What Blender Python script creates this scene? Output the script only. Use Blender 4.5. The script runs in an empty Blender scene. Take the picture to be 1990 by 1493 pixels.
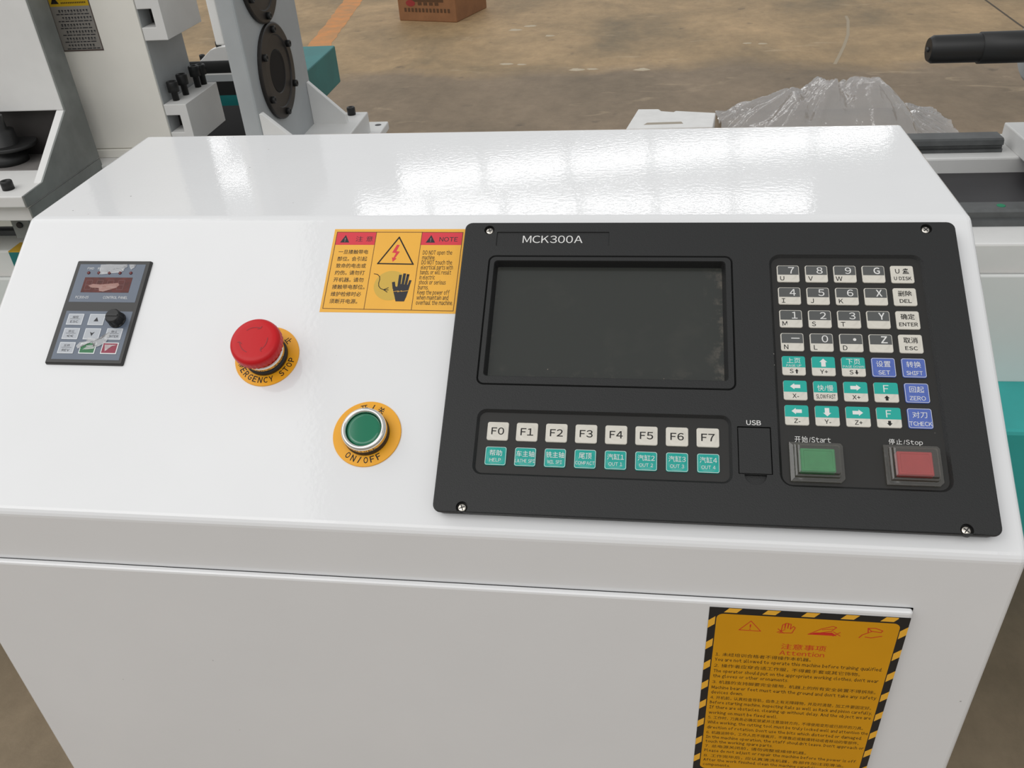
import bpy, bmesh, math, random
from mathutils import Matrix, Vector
from mathutils.geometry import tessellate_polygon

scene = bpy.context.scene
C = scene.collection
ZR = 1.05                      # height of the console's ridge above the floor (m)
rnd = random.Random(7)

# ------------------------------------------------------------------ camera
def make_camera():
    cd = bpy.data.cameras.new('camera'); o = bpy.data.objects.new('camera', cd); C.objects.link(o)
    a, b, c = 0.5963, -0.0688, 0.1637                       # pitch down, roll, yaw
    fwd = Vector((0, math.cos(a), -math.sin(a))); up = Vector((0, math.sin(a), math.cos(a))); right = Vector((1, 0, 0))
    r3 = right*math.cos(b) + up*math.sin(b); u3 = up*math.cos(b) - right*math.sin(b)
    Z = Matrix.Rotation(c, 3, 'Z'); r3, u3, fwd = Z @ r3, Z @ u3, Z @ fwd
    m = Matrix((r3, u3, -fwd)).transposed().to_4x4()
    m.translation = Vector((0.4721, -0.5837, ZR + 0.2541))
    o.matrix_world = m
    cd.sensor_width = 36.0; cd.lens = 1683.9/1990*36.0; cd.clip_start = 0.02; cd.clip_end = 200
    scene.camera = o
make_camera()

# ------------------------------------------------------------------ light
w = bpy.data.worlds.new('world'); scene.world = w; w.use_nodes = True
w.node_tree.nodes['Background'].inputs[0].default_value = (0.97, 0.99, 1.0, 1)
w.node_tree.nodes['Background'].inputs[1].default_value = 0.54
def area(name, loc, sx, sy, power, rot=(0, 0, 0), col=(1, 1, 1)):
    d = bpy.data.lights.new(name, 'AREA'); d.shape = 'RECTANGLE'; d.size = sx; d.size_y = sy; d.energy = power; d.color = col
    o = bpy.data.objects.new(name, d); C.objects.link(o); o.location = loc; o.rotation_euler = rot
    return o
area('roof_or_fill_light', (-1.0, -4.2, 6.6), 9, 4, 192, (math.radians(34), 0, 0), (1, 0.985, 0.96))
area('roof_or_fill_light', (-5.6, -.4, 7.4), 6.6, 9, 238, (0, math.radians(-36), 0), (1, 0.99, 0.975))  # unseen overhead fill at left, added to brighten the desk and its sheen
# rows of roof lights further down the hall, seen mirrored in the console's top
def row(x0, y0, x1, y1, n, gap, wid, lum):
    L = math.hypot(x1-x0, y1-y0); step = L/n; ln = step*(1-gap); ang = math.atan2(y1-y0, x1-x0)
    for i in range(n):
        t = (i+.5)/n
        area('roof_or_fill_light', (x0+(x1-x0)*t, y0+(y1-y0)*t, ZR+6), ln, wid, lum*math.pi*ln*wid, (0, 0, ang))
row(-4.2, 15.5, 5.8, 18.2, 6, .07, .50, 7.0)
row(-8.2, 15.9, -6.6, 16.1, 1, .05, .45, 5.0)
row(-11.4, 14.6, -9.4, 15.9, 2, .3, .45, 7.0)
row(-4.6, 14.0, 3.6, 14.4, 6, .07, .42, 7.0)
row(-10.6, 17.4, -8.6, 18.0, 2, .4, .4, 6.0)
vs = scene.view_settings
vs.view_transform = 'Standard'; vs.look = 'None'; vs.gamma = 1; vs.exposure = 0; vs.use_curve_mapping = False

# ------------------------------------------------------------------ materials
def s2l(v):
    v /= 255.0
    return v/12.92 if v <= .04045 else ((v+.055)/1.055)**2.4
def rgb(r, g, b): return (s2l(r), s2l(g), s2l(b), 1)
MATS = {}
def mat(name, col, rough=.5, metal=0, spec=.5, coat=0, vary=0, vscale=8, bump=0, bscale=200, col2=None, specks=0, speckscale=60, speckcol=(.12, .11, .1, 1), det=4):
    if name in MATS: return MATS[name]
    m = bpy.data.materials.new(name); m.use_nodes = True; nt = m.node_tree; N = nt.nodes; Lk = nt.links
    p = N['Principled BSDF']; p.inputs['Roughness'].default_value = rough; p.inputs['Metallic'].default_value = metal
    p.inputs['Specular IOR Level'].default_value = spec; p.inputs['Coat Weight'].default_value = coat; p.inputs['Coat Roughness'].default_value = .12
    p.inputs['Base Color'].default_value = col
    tc = N.new('ShaderNodeTexCoord'); src = None
    if vary or col2:
        n = N.new('ShaderNodeTexNoise'); n.inputs['Scale'].default_value = vscale; n.inputs['Detail'].default_value = det; n.inputs['Roughness'].default_value = .6
        Lk.new(tc.outputs['Object'], n.inputs['Vector'])
        r = N.new('ShaderNodeValToRGB'); r.color_ramp.elements[0].position = .35; r.color_ramp.elements[1].position = .68
        c2 = col2 or (col[0]*(1-vary), col[1]*(1-vary), col[2]*(1-vary), 1)
        r.color_ramp.elements[0].color = c2; r.color_ramp.elements[1].color = col
        Lk.new(n.outputs['Fac'], r.inputs['Fac']); src = r.outputs['Color']
    if specks:
        v = N.new('ShaderNodeTexVoronoi'); v.inputs['Scale'].default_value = speckscale; v.inputs['Randomness'].default_value = 1
        Lk.new(tc.outputs['Object'], v.inputs['Vector'])
        lt = N.new('ShaderNodeMath'); lt.operation = 'LESS_THAN'; lt.inputs[1].default_value = .040
        Lk.new(v.outputs['Distance'], lt.inputs[0])
        sx = N.new('ShaderNodeSeparateColor'); Lk.new(v.outputs['Color'], sx.inputs[0])
        l2 = N.new('ShaderNodeMath'); l2.operation = 'LESS_THAN'; l2.inputs[1].default_value = specks; Lk.new(sx.outputs[0], l2.inputs[0])
        mu = N.new('ShaderNodeMath'); mu.operation = 'MULTIPLY'; Lk.new(lt.outputs[0], mu.inputs[0]); Lk.new(l2.outputs[0], mu.inputs[1])
        m2 = N.new('ShaderNodeMath'); m2.operation = 'MULTIPLY'; Lk.new(mu.outputs[0], m2.inputs[0]); Lk.new(sx.outputs[1], m2.inputs[1])
        mx = N.new('ShaderNodeMix'); mx.data_type = 'RGBA'; Lk.new(m2.outputs[0], mx.inputs[0])
        if src: Lk.new(src, mx.inputs[6])
        else: mx.inputs[6].default_value = col
        mx.inputs[7].default_value = speckcol; src = mx.outputs[2]
    if src: Lk.new(src, p.inputs['Base Color'])
    if bump:
        n = N.new('ShaderNodeTexNoise'); n.inputs['Scale'].default_value = bscale; n.inputs['Detail'].default_value = 2
        Lk.new(tc.outputs['Object'], n.inputs['Vector'])
        b = N.new('ShaderNodeBump'); b.inputs['Strength'].default_value = bump; b.inputs['Distance'].default_value = .0006
        Lk.new(n.outputs['Fac'], b.inputs['Height']); Lk.new(b.outputs['Normal'], p.inputs['Normal'])
    MATS[name] = m; return m

def key_mat(name, col, rough=.3):
    """membrane key: flat colour with an embossed ring round the key's middle"""
    if name in MATS: return MATS[name]
    m = mat(name, col, rough, spec=.5, vary=.06, vscale=90); nt = m.node_tree; N = nt.nodes; Lk = nt.links
    tc = N.new('ShaderNodeTexCoord'); ln = N.new('ShaderNodeVectorMath'); ln.operation = 'LENGTH'
    Lk.new(tc.outputs['Object'], ln.inputs[0])
    sm = N.new('ShaderNodeMapRange'); sm.interpolation_type = 'SMOOTHSTEP'
    sm.inputs[1].default_value = .0042; sm.inputs[2].default_value = .0062; sm.inputs[3].default_value = 1; sm.inputs[4].default_value = 0
    Lk.new(ln.outputs['Value'], sm.inputs[0])
    b = N.new('ShaderNodeBump'); b.inputs['Strength'].default_value = .5; b.inputs['Distance'].default_value = .0006
    Lk.new(sm.outputs[0], b.inputs['Height']); Lk.new(b.outputs['Normal'], N['Principled BSDF'].inputs['Normal'])
    return m

def film_mat(name, tint, gloss=.12, haze=.25, hazecol=(.9, .9, .9, 1), rough=.15, wr=60, bs=.5):
    if name in MATS: return MATS[name]
    m = bpy.data.materials.new(name); m.use_nodes = True; nt = m.node_tree; N = nt.nodes; Lk = nt.links
    N.remove(N['Principled BSDF']); out = N['Material Output']
    t = N.new('ShaderNodeBsdfTransparent'); t.inputs[0].default_value = tint
    d = N.new('ShaderNodeBsdfDiffuse'); d.inputs[0].default_value = hazecol
    tr = N.new('ShaderNodeBsdfTranslucent'); tr.inputs[0].default_value = hazecol
    g = N.new('ShaderNodeBsdfGlossy'); g.inputs['Roughness'].default_value = rough; g.inputs[0].default_value = (1, 1, 1, 1)
    tc = N.new('ShaderNodeTexCoord'); n = N.new('ShaderNodeTexNoise'); n.inputs['Scale'].default_value = wr; n.inputs['Detail'].default_value = 3
    Lk.new(tc.outputs['Object'], n.inputs['Vector'])
    b = N.new('ShaderNodeBump'); b.inputs['Strength'].default_value = bs; b.inputs['Distance'].default_value = .3/wr; Lk.new(n.outputs['Fac'], b.inputs['Height'])
    Lk.new(b.outputs['Normal'], g.inputs['Normal'])
    dd = N.new('ShaderNodeMixShader'); dd.inputs[0].default_value = .5; Lk.new(d.outputs[0], dd.inputs[1]); Lk.new(tr.outputs[0], dd.inputs[2])
    m1 = N.new('ShaderNodeMixShader'); m1.inputs[0].default_value = haze; Lk.new(t.outputs[0], m1.inputs[1]); Lk.new(dd.outputs[0], m1.inputs[2])
    fr = N.new('ShaderNodeLayerWeight'); fr.inputs[0].default_value = .35
    ad = N.new('ShaderNodeMath'); ad.operation = 'MULTIPLY_ADD'; ad.inputs[1].default_value = .5; ad.inputs[2].default_value = gloss; ad.use_clamp = True
    Lk.new(fr.outputs['Fresnel'], ad.inputs[0])
    m2 = N.new('ShaderNodeMixShader'); Lk.new(ad.outputs[0], m2.inputs[0]); Lk.new(m1.outputs[0], m2.inputs[1]); Lk.new(g.outputs[0], m2.inputs[2])
    Lk.new(m2.outputs[0], out.inputs[0])
    MATS[name] = m; return m

WHITE = mat('white_enamel', (.80, .80, .805, 1), .07, spec=.5, vary=.035, vscale=5, bump=.08, bscale=260, specks=.22, speckscale=62)
WHITE2 = mat('white_machine_paint', (.78, .775, .76, 1), .45, vary=.12, vscale=6, bump=.15, bscale=150, specks=.08, speckscale=50)
GREYP = mat('grey_machine_paint', (.44, .46, .47, 1), .5, vary=.15, vscale=7, bump=.15, bscale=150)
CREAM = mat('cream_machine_paint', (.88, .855, .79, 1), .45, vary=.08, vscale=5, bump=.12, bscale=150)
STEELG = mat('bare_grey_plate', (.25, .265, .255, 1), .45, vary=.35, vscale=12, metal=.15)
DARKST = mat('dark_steel', (.06, .06, .062, 1), .42, metal=.4, vary=.3, vscale=20)
RAILM = mat('rail_steel', (.13, .135, .135, 1), .4, metal=.5, vary=.3, vscale=25)
BLACKM = mat('black_oxide', (.014, .014, .014, 1), .45, spec=.4)
TROUGH = mat('dark_trough_paint', (.032, .030, .033, 1), .5, vary=.25, vscale=10)
TEAL = mat('teal_paint', (.035, .40, .375, 1), .4, vary=.15, vscale=9, spec=.5)
TEALD = mat('teal_cover_paint', (.012, .19, .19, 1), .45, vary=.2, vscale=9)
PANEL = mat('black_panel_plastic', (.0145, .0147, .0147, 1), .5, spec=.4, bump=.25, bscale=1500, specks=.05, speckscale=90, speckcol=(.45, .42, .38, 1))
MEMB = mat('membrane_black', (.016, .015, .0135, 1), .42, spec=.4, specks=.04, speckscale=110, speckcol=(.5, .45, .4, 1))
INK = mat('black_ink', (.012, .011, .01, 1), .5, spec=.3)
INKG = mat('dark_grey_ink', (.03, .03, .035, 1), .5, spec=.3)
INKW = mat('white_ink', (.72, .71, .69, 1), .5, spec=.3)
INKR = mat('red_ink', (.62, .03, .02, 1), .5, spec=.3)
INKR2 = mat('pink_red_ink', (.68, .05, .07, 1), .5, spec=.3)
YEL = mat('label_yellow', rgb(240, 178, 62), .4, vary=.05, vscale=30)
YELD = mat('disc_yellow', rgb(240, 168, 22), .4, vary=.04, vscale=40)
OLIVE = mat('olive_ink', rgb(205, 168, 66), .45)
SIGNY = mat('sign_yellow', (.70, .325, .006, 1), .45, spec=.3, vary=.06, vscale=20)
SIGNY2 = mat('stripe_yellow', (.88, .46, .04, 1), .4)
KWHITE = key_mat('key_white', rgb(212, 207, 196))
KGREY = mat('key_grey_print', rgb(82, 83, 82), .35)
KTEAL = key_mat('key_teal', rgb(22, 160, 148))
KTEALP = mat('key_teal_print', rgb(22, 163, 150), .35)
KBLUE = key_mat('key_blue', rgb(82, 104, 178))
CHROME = mat('chrome', (.78, .76, .72, 1), .12, metal=1)
NICKEL = mat('nickel_screw', (.62, .58, .52, 1), .28, metal=1)
GASKET = mat('black_gasket', (.02, .02, .02, 1), .55)
REDP = mat('red_plastic', rgb(196, 20, 28), .36, spec=.3)
REDL = mat('red_plastic_line', rgb(150, 22, 32), .5)
GREENP = mat('green_plastic', (.0, .16, .078, 1), .12, spec=.6, coat=.3)
GREENB = mat('green_button', rgb(58, 172, 112), .3, vary=.15, vscale=120)
REDB = mat('red_button', rgb(205, 62, 72), .3, vary=.1, vscale=120)
COVER = film_mat('clear_button_cover', (.86, .84, .77, 1), .06, .10, (.50, .46, .39, 1), .06, 60, 0.03)
BEZEL = mat('keypad_black', (.032, .031, .03, 1), .45)
BLUEG = mat('keypad_blue_grey', rgb(96, 106, 121), .32, vary=.06, vscale=40)
KEYG = mat('keypad_key_grey', rgb(172, 176, 182), .3)
KEYB = mat('keypad_key_border', rgb(205, 208, 212), .35)
REDWIN = mat('red_display_window', (.12, .016, .010, 1), .2, spec=.3, vary=.5, vscale=180)
LEDM = mat('led_dark_red', (.12, .01, .01, 1), .2)
KGREEN = mat('keypad_green', rgb(14, 105, 55), .25)
KMAG = mat('keypad_magenta', rgb(135, 20, 55), .25)
FILM = film_mat('torn_film', (.92, .93, .95, 1), .10, .42, (.78, .77, .76, 1), .2, 700)
FILMP = film_mat('film_glare', (.85, .6, .55, 1), .05, .62, (.80, .36, .27, 1), .25, 700)  # pink haze colour carries the glare on the display window
POLYBAG = film_mat('polythene', (.95, .94, .93, 1), .18, .32, (.94, .92, .90, 1), .09, 34, .6)
FOAM = mat('polystyrene', (.86, .85, .83, 1), .7, vary=.08, vscale=12, bump=.4, bscale=160)
CARD = mat('cardboard', rgb(150, 104, 68), .75, vary=.2, vscale=9)
CARDINK = mat('cardboard_brown_ink', rgb(90, 62, 38), .8)
CARDRED = mat('cardboard_red_ink', rgb(150, 50, 48), .8)
CARDBLK = mat('cardboard_black_label', rgb(38, 36, 34), .6)
STK = mat('sticker_grey', rgb(140, 136, 130), .45)
STKY = mat('sticker_yellow', rgb(196, 160, 24), .45)
STKP = mat('sticker_brown_line', rgb(80, 66, 62), .5)
SHADED_DIRT = mat('shaded_dirty_interior', (.032, .028, .026, 1), .6, vary=.4, vscale=14)  # dirt colour darkened further for the shade inside the opening
BRASSY = mat('ochre_paint', rgb(190, 150, 40), .5)
GREENSPOT = mat('green_paint', (.0, .2, .09, 1), .5)

def screen_mat():
    m = mat('lcd_glass', (.026, .028, .024, 1), .22, spec=.6); nt = m.node_tree; N = nt.nodes; Lk = nt.links; p = N['Principled BSDF']
    tc = N.new('ShaderNodeTexCoord')
    def noise(sc, det, vec=None):
        n = N.new('ShaderNodeTexNoise'); n.inputs['Scale'].default_value = sc; n.inputs['Detail'].default_value = det; n.inputs['Roughness'].default_value = .65
        Lk.new(vec or tc.outputs['Object'], n.inputs['Vector']); return n
    sx = N.new('ShaderNodeSeparateXYZ'); Lk.new(tc.outputs['Object'], sx.inputs[0])
    # dust gathered along the right and left borders of the glass
    def band(sock, a, b):
        r = N.new('ShaderNodeMapRange'); r.inputs[1].default_value = a; r.inputs[2].default_value = b; Lk.new(sock, r.inputs[0]); return r.outputs[0]
    e1 = band(sx.outputs[0], .064, .079); e2 = band(sx.outputs[0], -.0745, -.081); e3 = band(sx.outputs[1], -.033, -.044)
    mxx = N.new('ShaderNodeMath'); mxx.operation = 'MAXIMUM'; Lk.new(e1, mxx.inputs[0]); Lk.new(e2, mxx.inputs[1])
    m3 = N.new('ShaderNodeMath'); m3.operation = 'MULTIPLY_ADD'; m3.inputs[1].default_value = .35; Lk.new(e3, m3.inputs[0]); Lk.new(mxx.outputs[0], m3.inputs[2])
    n1 = noise(110, 6); r1 = band(n1.outputs['Fac'], .5, .9)
    mu = N.new('ShaderNodeMath'); mu.operation = 'MULTIPLY'; Lk.new(m3.outputs[0], mu.inputs[0]); Lk.new(r1, mu.inputs[1])
    n2 = noise(28, 5); r2 = band(n2.outputs['Fac'], .55, .85)
    ad = N.new('ShaderNodeMath'); ad.operation = 'MULTIPLY_ADD'; ad.inputs[1].default_value = .06; Lk.new(r2, ad.inputs[0]); Lk.new(mu.outputs[0], ad.inputs[2])
    v = N.new('ShaderNodeTexVoronoi'); v.inputs['Scale'].default_value = 130; Lk.new(tc.outputs['Object'], v.inputs['Vector'])
    lt = N.new('ShaderNodeMath'); lt.operation = 'LESS_THAN'; lt.inputs[1].default_value = .045; Lk.new(v.outputs['Distance'], lt.inputs[0])
    ve = N.new('ShaderNodeSeparateColor'); Lk.new(v.outputs['Color'], ve.inputs[0])
    l2 = N.new('ShaderNodeMath'); l2.operation = 'LESS_THAN'; l2.inputs[1].default_value = .22; Lk.new(ve.outputs[0], l2.inputs[0])
    sp = N.new('ShaderNodeMath'); sp.operation = 'MULTIPLY'; Lk.new(lt.outputs[0], sp.inputs[0]); Lk.new(l2.outputs[0], sp.inputs[1])
    mm = N.new('ShaderNodeMath'); mm.operation = 'MAXIMUM'; mm.use_clamp = True; Lk.new(ad.outputs[0], mm.inputs[0]); Lk.new(sp.outputs[0], mm.inputs[1])
    mx = N.new('ShaderNodeMix'); mx.data_type = 'RGBA'; Lk.new(mm.outputs[0], mx.inputs[0]); mx.inputs[6].default_value = (.026, .028, .024, 1); mx.inputs[7].default_value = (.20, .165, .13, 1)
    Lk.new(mx.outputs[2], p.inputs['Base Color'])
    rr = N.new('ShaderNodeMapRange'); Lk.new(mm.outputs[0], rr.inputs[0]); rr.inputs[3].default_value = .2; rr.inputs[4].default_value = .7
    Lk.new(rr.outputs[0], p.inputs['Roughness'])
    return m
LCD = screen_mat()

def floor_mat():
    m = bpy.data.materials.new('worn_concrete'); m.use_nodes = True; nt = m.node_tree; N = nt.nodes; Lk = nt.links; p = N['Principled BSDF']
    p.inputs['Roughness'].default_value = .62; p.inputs['Specular IOR Level'].default_value = .35
    tc = N.new('ShaderNodeTexCoord')
    def noise(sc, det, stretch=None, rough=.6, dist=0):
        n = N.new('ShaderNodeTexNoise'); n.inputs['Scale'].default_value = sc; n.inputs['Detail'].default_value = det; n.inputs['Roughness'].default_value = rough; n.inputs['Distortion'].default_value = dist
        if stretch:
            mp = N.new('ShaderNodeMapping'); mp.inputs['Scale'].default_value = stretch; mp.inputs['Rotation'].default_value = (0, 0, .12)
            Lk.new(tc.outputs['Object'], mp.inputs['Vector']); Lk.new(mp.outputs[0], n.inputs['Vector'])
        else: Lk.new(tc.outputs['Object'], n.inputs['Vector'])
        return n.outputs['Fac']
    def ramp(f, *st):
        r = N.new('ShaderNodeValToRGB'); el = r.color_ramp.elements
        el[0].position, el[0].color = st[0]; el[1].position, el[1].color = st[-1]
        for q in st[1:-1]: e = el.new(q[0]); e.color = q[1]
        Lk.new(f, r.inputs['Fac']); return r.outputs['Color']
    def mixc(f, a, b, mode='MIX'):
        x = N.new('ShaderNodeMix'); x.data_type = 'RGBA'; x.blend_type = mode
        if hasattr(f, 'is_linked'): Lk.new(f, x.inputs[0])
        else: x.inputs[0].default_value = f
        for s, i in ((a, 6), (b, 7)):
            if hasattr(s, 'is_linked'): Lk.new(s, x.inputs[i])
            else: x.inputs[i].default_value = s
        return x.outputs[2]
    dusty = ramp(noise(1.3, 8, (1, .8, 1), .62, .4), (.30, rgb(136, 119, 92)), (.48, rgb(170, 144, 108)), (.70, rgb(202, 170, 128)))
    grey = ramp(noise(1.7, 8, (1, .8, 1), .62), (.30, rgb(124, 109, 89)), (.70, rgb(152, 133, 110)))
    # tan dust lies on the far part of the floor; the strip along the machine is greyer and darker
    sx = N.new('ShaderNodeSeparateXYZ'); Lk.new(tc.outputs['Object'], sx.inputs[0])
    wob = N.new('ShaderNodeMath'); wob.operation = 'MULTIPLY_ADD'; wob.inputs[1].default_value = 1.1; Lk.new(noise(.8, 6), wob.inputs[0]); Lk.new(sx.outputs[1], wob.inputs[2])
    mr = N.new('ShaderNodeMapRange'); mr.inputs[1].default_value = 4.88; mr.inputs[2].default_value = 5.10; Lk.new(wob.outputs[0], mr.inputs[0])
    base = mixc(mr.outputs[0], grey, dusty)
    fine = ramp(noise(14, 8, (1, .7, 1), .7), (.25, (.80, .79, .78, 1)), (.75, (1.12, 1.12, 1.12, 1)))
    base = mixc(1.0, base, fine, 'MULTIPLY')
    streak = ramp(noise(5, 4, (.5, 1.3, 1), .6, 1.2), (.62, (0, 0, 0, 1)), (.74, (1, 1, 1, 1)))
    base = mixc(streak, base, mixc(.45, base, rgb(200, 178, 146)))
    dark = ramp(noise(9, 3, None, .5), (.66, (0, 0, 0, 1)), (.76, (1, 1, 1, 1)))
    base = mixc(dark, base, mixc(.5, base, rgb(88, 78, 66)))
    Lk.new(base, p.inputs['Base Color'])
    b = N.new('ShaderNodeBump'); b.inputs['Strength'].default_value = .25; b.inputs['Distance'].default_value = .01; Lk.new(noise(22, 6), b.inputs['Height']); Lk.new(b.outputs[0], p.inputs['Normal'])
    return m
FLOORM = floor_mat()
ORANGE = mat('worn_orange_paint', rgb(228, 148, 74), .6, col2=rgb(190, 140, 88), vscale=9, det=8)
SCUFF = mat('pale_scuff', rgb(172, 156, 132), .7)
JOINT = mat('dark_joint', rgb(84, 74, 62), .8)
SCRAP = mat('pale_scrap', rgb(196, 182, 158), .7)

# ------------------------------------------------------------------ mesh helpers
class MB:
    def __init__(s): s.v = []; s.f = []; s.mi = []; s.sm = []
    def add(s, vs, fs, mi=0, smooth=False, M=None):
        b = len(s.v)
        s.v += [tuple(M @ Vector(q)) for q in vs] if M else [tuple(q) for q in vs]
        for f in fs: s.f.append(tuple(i+b for i in f)); s.mi.append(mi); s.sm.append(smooth)
        return s
    def box(s, x0, x1, y0, y1, z0, z1, mi=0):
        v = [(x, y, z) for z in (z0, z1) for y in (y0, y1) for x in (x0, x1)]
        return s.add(v, [(0, 2, 3, 1), (4, 5, 7, 6), (0, 1, 5, 4), (1, 3, 7, 5), (3, 2, 6, 7), (2, 0, 4, 6)], mi)
    def prism(s, poly, axis, a, b, mi=0):
        """poly: 2D points in the two other axes (cyclic order), extruded along axis from a to b"""
        def P(q, t): return {0: (t, q[0], q[1]), 1: (q[0], t, q[1]), 2: (q[0], q[1], t)}[axis]
        n = len(poly); v = [P(q, a) for q in poly] + [P(q, b) for q in poly]
        f = [tuple(range(n)), tuple(range(2*n-1, n-1, -1))] + [((i+1) % n, i, i+n, (i+1) % n+n) for i in range(n)]
        return s.add(v, f, mi)
    def loft(s, rings, cap0=True, cap1=True, mi=0, smooth=False, M=None):
        n = len(rings[0]); v = [q for r in rings for q in r]; f = []
        for k in range(len(rings)-1):
            for i in range(n):
                j = (i+1) % n; f.append((k*n+i, k*n+j, (k+1)*n+j, (k+1)*n+i))
        s.add(v, f, mi, smooth, M)
        b = len(s.v)-len(v)
        if cap0: s.f.append(tuple(b+i for i in range(n-1, -1, -1))); s.mi.append(mi); s.sm.append(False)
        if cap1: s.f.append(tuple(b+(len(rings)-1)*n+i for i in range(n))); s.mi.append(mi); s.sm.append(False)
        return s
    def lathe(s, prof, n=48, mi=0, M=None, smooth=True, cap0=True, cap1=True):
        rings = [[(r*math.cos(2*math.pi*i/n), r*math.sin(2*math.pi*i/n), z) for i in range(n)] for r, z in prof]
        return s.loft(rings, cap0, cap1, mi, smooth, M)
    def flat(s, poly, z, mi=0, M=None):
        return s.add([(x, y, z) for x, y in poly], [tuple(range(len(poly)))], mi, False, M)
    def holed(s, outer, holes, z, mi=0):
        loops = [outer]+holes
        tri = tessellate_polygon([[Vector((x, y, 0)) for x, y in l] for l in loops])
        flatv = [(x, y, z) for l in loops for x, y in l]
        fs = []
        for a, b, c in tri:
            A, B, D = flatv[a], flatv[b], flatv[c]
            cr = (B[0]-A[0])*(D[1]-A[1])-(B[1]-A[1])*(D[0]-A[0])
            fs.append((a, b, c) if cr > 0 else (a, c, b))
        return s.add(flatv, fs, mi)
    def obj(s, name, mats, parent=None, loc=(0, 0, 0), scale=.001, bevel=0, bseg=2, fixn=True, autosmooth=None):
        me = bpy.data.meshes.new(name)
        me.from_pydata([(x*scale, y*scale, z*scale) for x, y, z in s.v], [], s.f)
        ms = mats if isinstance(mats, (list, tuple)) else [mats]
        for m in ms: me.materials.append(m)
        me.polygons.foreach_set('material_index', s.mi); me.polygons.foreach_set('use_smooth', s.sm)
        if fixn:
            bm = bmesh.new(); bm.from_mesh(me); bmesh.ops.recalc_face_normals(bm, faces=bm.faces)
            bm.to_mesh(me); bm.free()
        me.update()
        o = bpy.data.objects.new(name, me); C.objects.link(o)
        o.location = (loc[0]*scale, loc[1]*scale, loc[2]*scale)
        if parent: o.parent = parent
        if bevel:
            md = o.modifiers.new('bevel', 'BEVEL'); md.width = bevel*scale; md.segments = bseg; md.limit_method = 'ANGLE'; md.angle_limit = .5
            md.harden_normals = False
        return o

def rrect(x0, x1, y0, y1, r, seg=5):
    pts = []
    for cx, cy, a0 in ((x1-r, y1-r, 0), (x0+r, y1-r, 90), (x0+r, y0+r, 180), (x1-r, y0+r, 270)):
        for k in range(seg+1):
            a = math.radians(a0+90*k/seg); pts.append((cx+r*math.cos(a), cy+r*math.sin(a)))
    return pts
def circ(cx, cy, r, n=32): return [(cx+r*math.cos(2*math.pi*i/n), cy+r*math.sin(2*math.pi*i/n)) for i in range(n)]
def at_z(poly, z): return [(x, y, z) for x, y in poly]
def slab(mb, x0, x1, y0, y1, r, z0, z1, bev=.4, mi=0, seg=5):
    """rounded plate with a softened upper edge"""
    return mb.loft([at_z(rrect(x0, x1, y0, y1, r, seg), z0), at_z(rrect(x0, x1, y0, y1, r, seg), z1-bev),
                    at_z(rrect(x0+bev*.35, x1-bev*.35, y0+bev*.35, y1-bev*.35, max(r-bev*.35, .05), seg), z1-bev*.3),
                    at_z(rrect(x0+bev, x1-bev, y0+bev, y1-bev, max(r-bev, .05), seg), z1)], mi=mi)

_fc = bpy.data.curves.new('type_setter', 'FONT'); _fo = bpy.data.objects.new('type_setter', _fc); C.objects.link(_fo)
_cache = {}
def _raw(ch, bold, res, shear):
    k = (ch, bold, res, shear)
    if k not in _cache:
        _fc.body = ch; _fc.size = 1; _fc.offset = bold; _fc.resolution_u = res; _fc.shear = shear; _fc.fill_mode = 'BOTH'
        ev = _fo; me = ev.to_mesh()
        v = [(q.co.x, q.co.y) for q in me.vertices]; f = []
        for pl in me.polygons:
            ids = list(pl.vertices)
            a = sum(v[ids[i]][0]*v[ids[(i+1) % len(ids)]][1]-v[ids[(i+1) % len(ids)]][0]*v[ids[i]][1] for i in range(len(ids)))
            f.append(tuple(ids if a > 0 else ids[::-1]))
        ev.to_mesh_clear(); _cache[k] = (v, f)
    return _cache[k]
def glyphs(body, bold=0.0, res=2, space=1.0, shear=0.0):
    """lay a line out letter by letter: Latin letters are set from the full-width sans face, closed up to their own widths"""
    V = []; F = []; pen = 0.0
    for ch in body:
        if ch == ' ': pen += .33*space; continue
        latin = ord(ch) < 128
        g = chr(ord(ch)+0xFEE0) if ch.isalnum() and latin else ch
        v, f = _raw(g, bold, res, shear)
        if not v: pen += .3; continue
        a = min(q[0] for q in v); b = max(q[0] for q in v)
        if latin: dx = pen+.045*space-a; adv = (b-a)+.09*space
        else: dx = pen; adv = 1.0*(space if ch not in '，。' else .8)
        n0 = len(V); V += [(x+dx, y) for x, y in v]; F += [tuple(i+n0 for i in q) for q in f]; pen += adv
    return V, F
def text(mb, body, cx, cy, z, w=None, h=None, size=None, bold=0.0, align='C', res=2, mi=0, rot=0.0, space=1.0, shear=0.0):
    """set a line of type: its box is fitted to w x h, or size is the em size and cy the baseline"""
    v, f = glyphs(body, bold, res, space, shear)
    if not v: return
    x0 = min(q[0] for q in v); x1 = max(q[0] for q in v); y0 = min(q[1] for q in v); y1 = max(q[1] for q in v)
    if size:
        sy = size; sx = w/(x1-x0) if w else size; oy = 0
    else:
        sx = w/(x1-x0) if w else h/(y1-y0); sy = h/(y1-y0) if h else sx; oy = (y0+y1)/2
    ox = (x0+x1)/2 if align == 'C' else (x0 if align == 'L' else x1)
    c, s = math.cos(rot), math.sin(rot); out = []
    for x, y in v:
        X, Y = (x-ox)*sx, (y-oy)*sy
        out.append((cx+X*c-Y*s, cy+X*s+Y*c, z))
    mb.add(out, f, mi)
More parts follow.
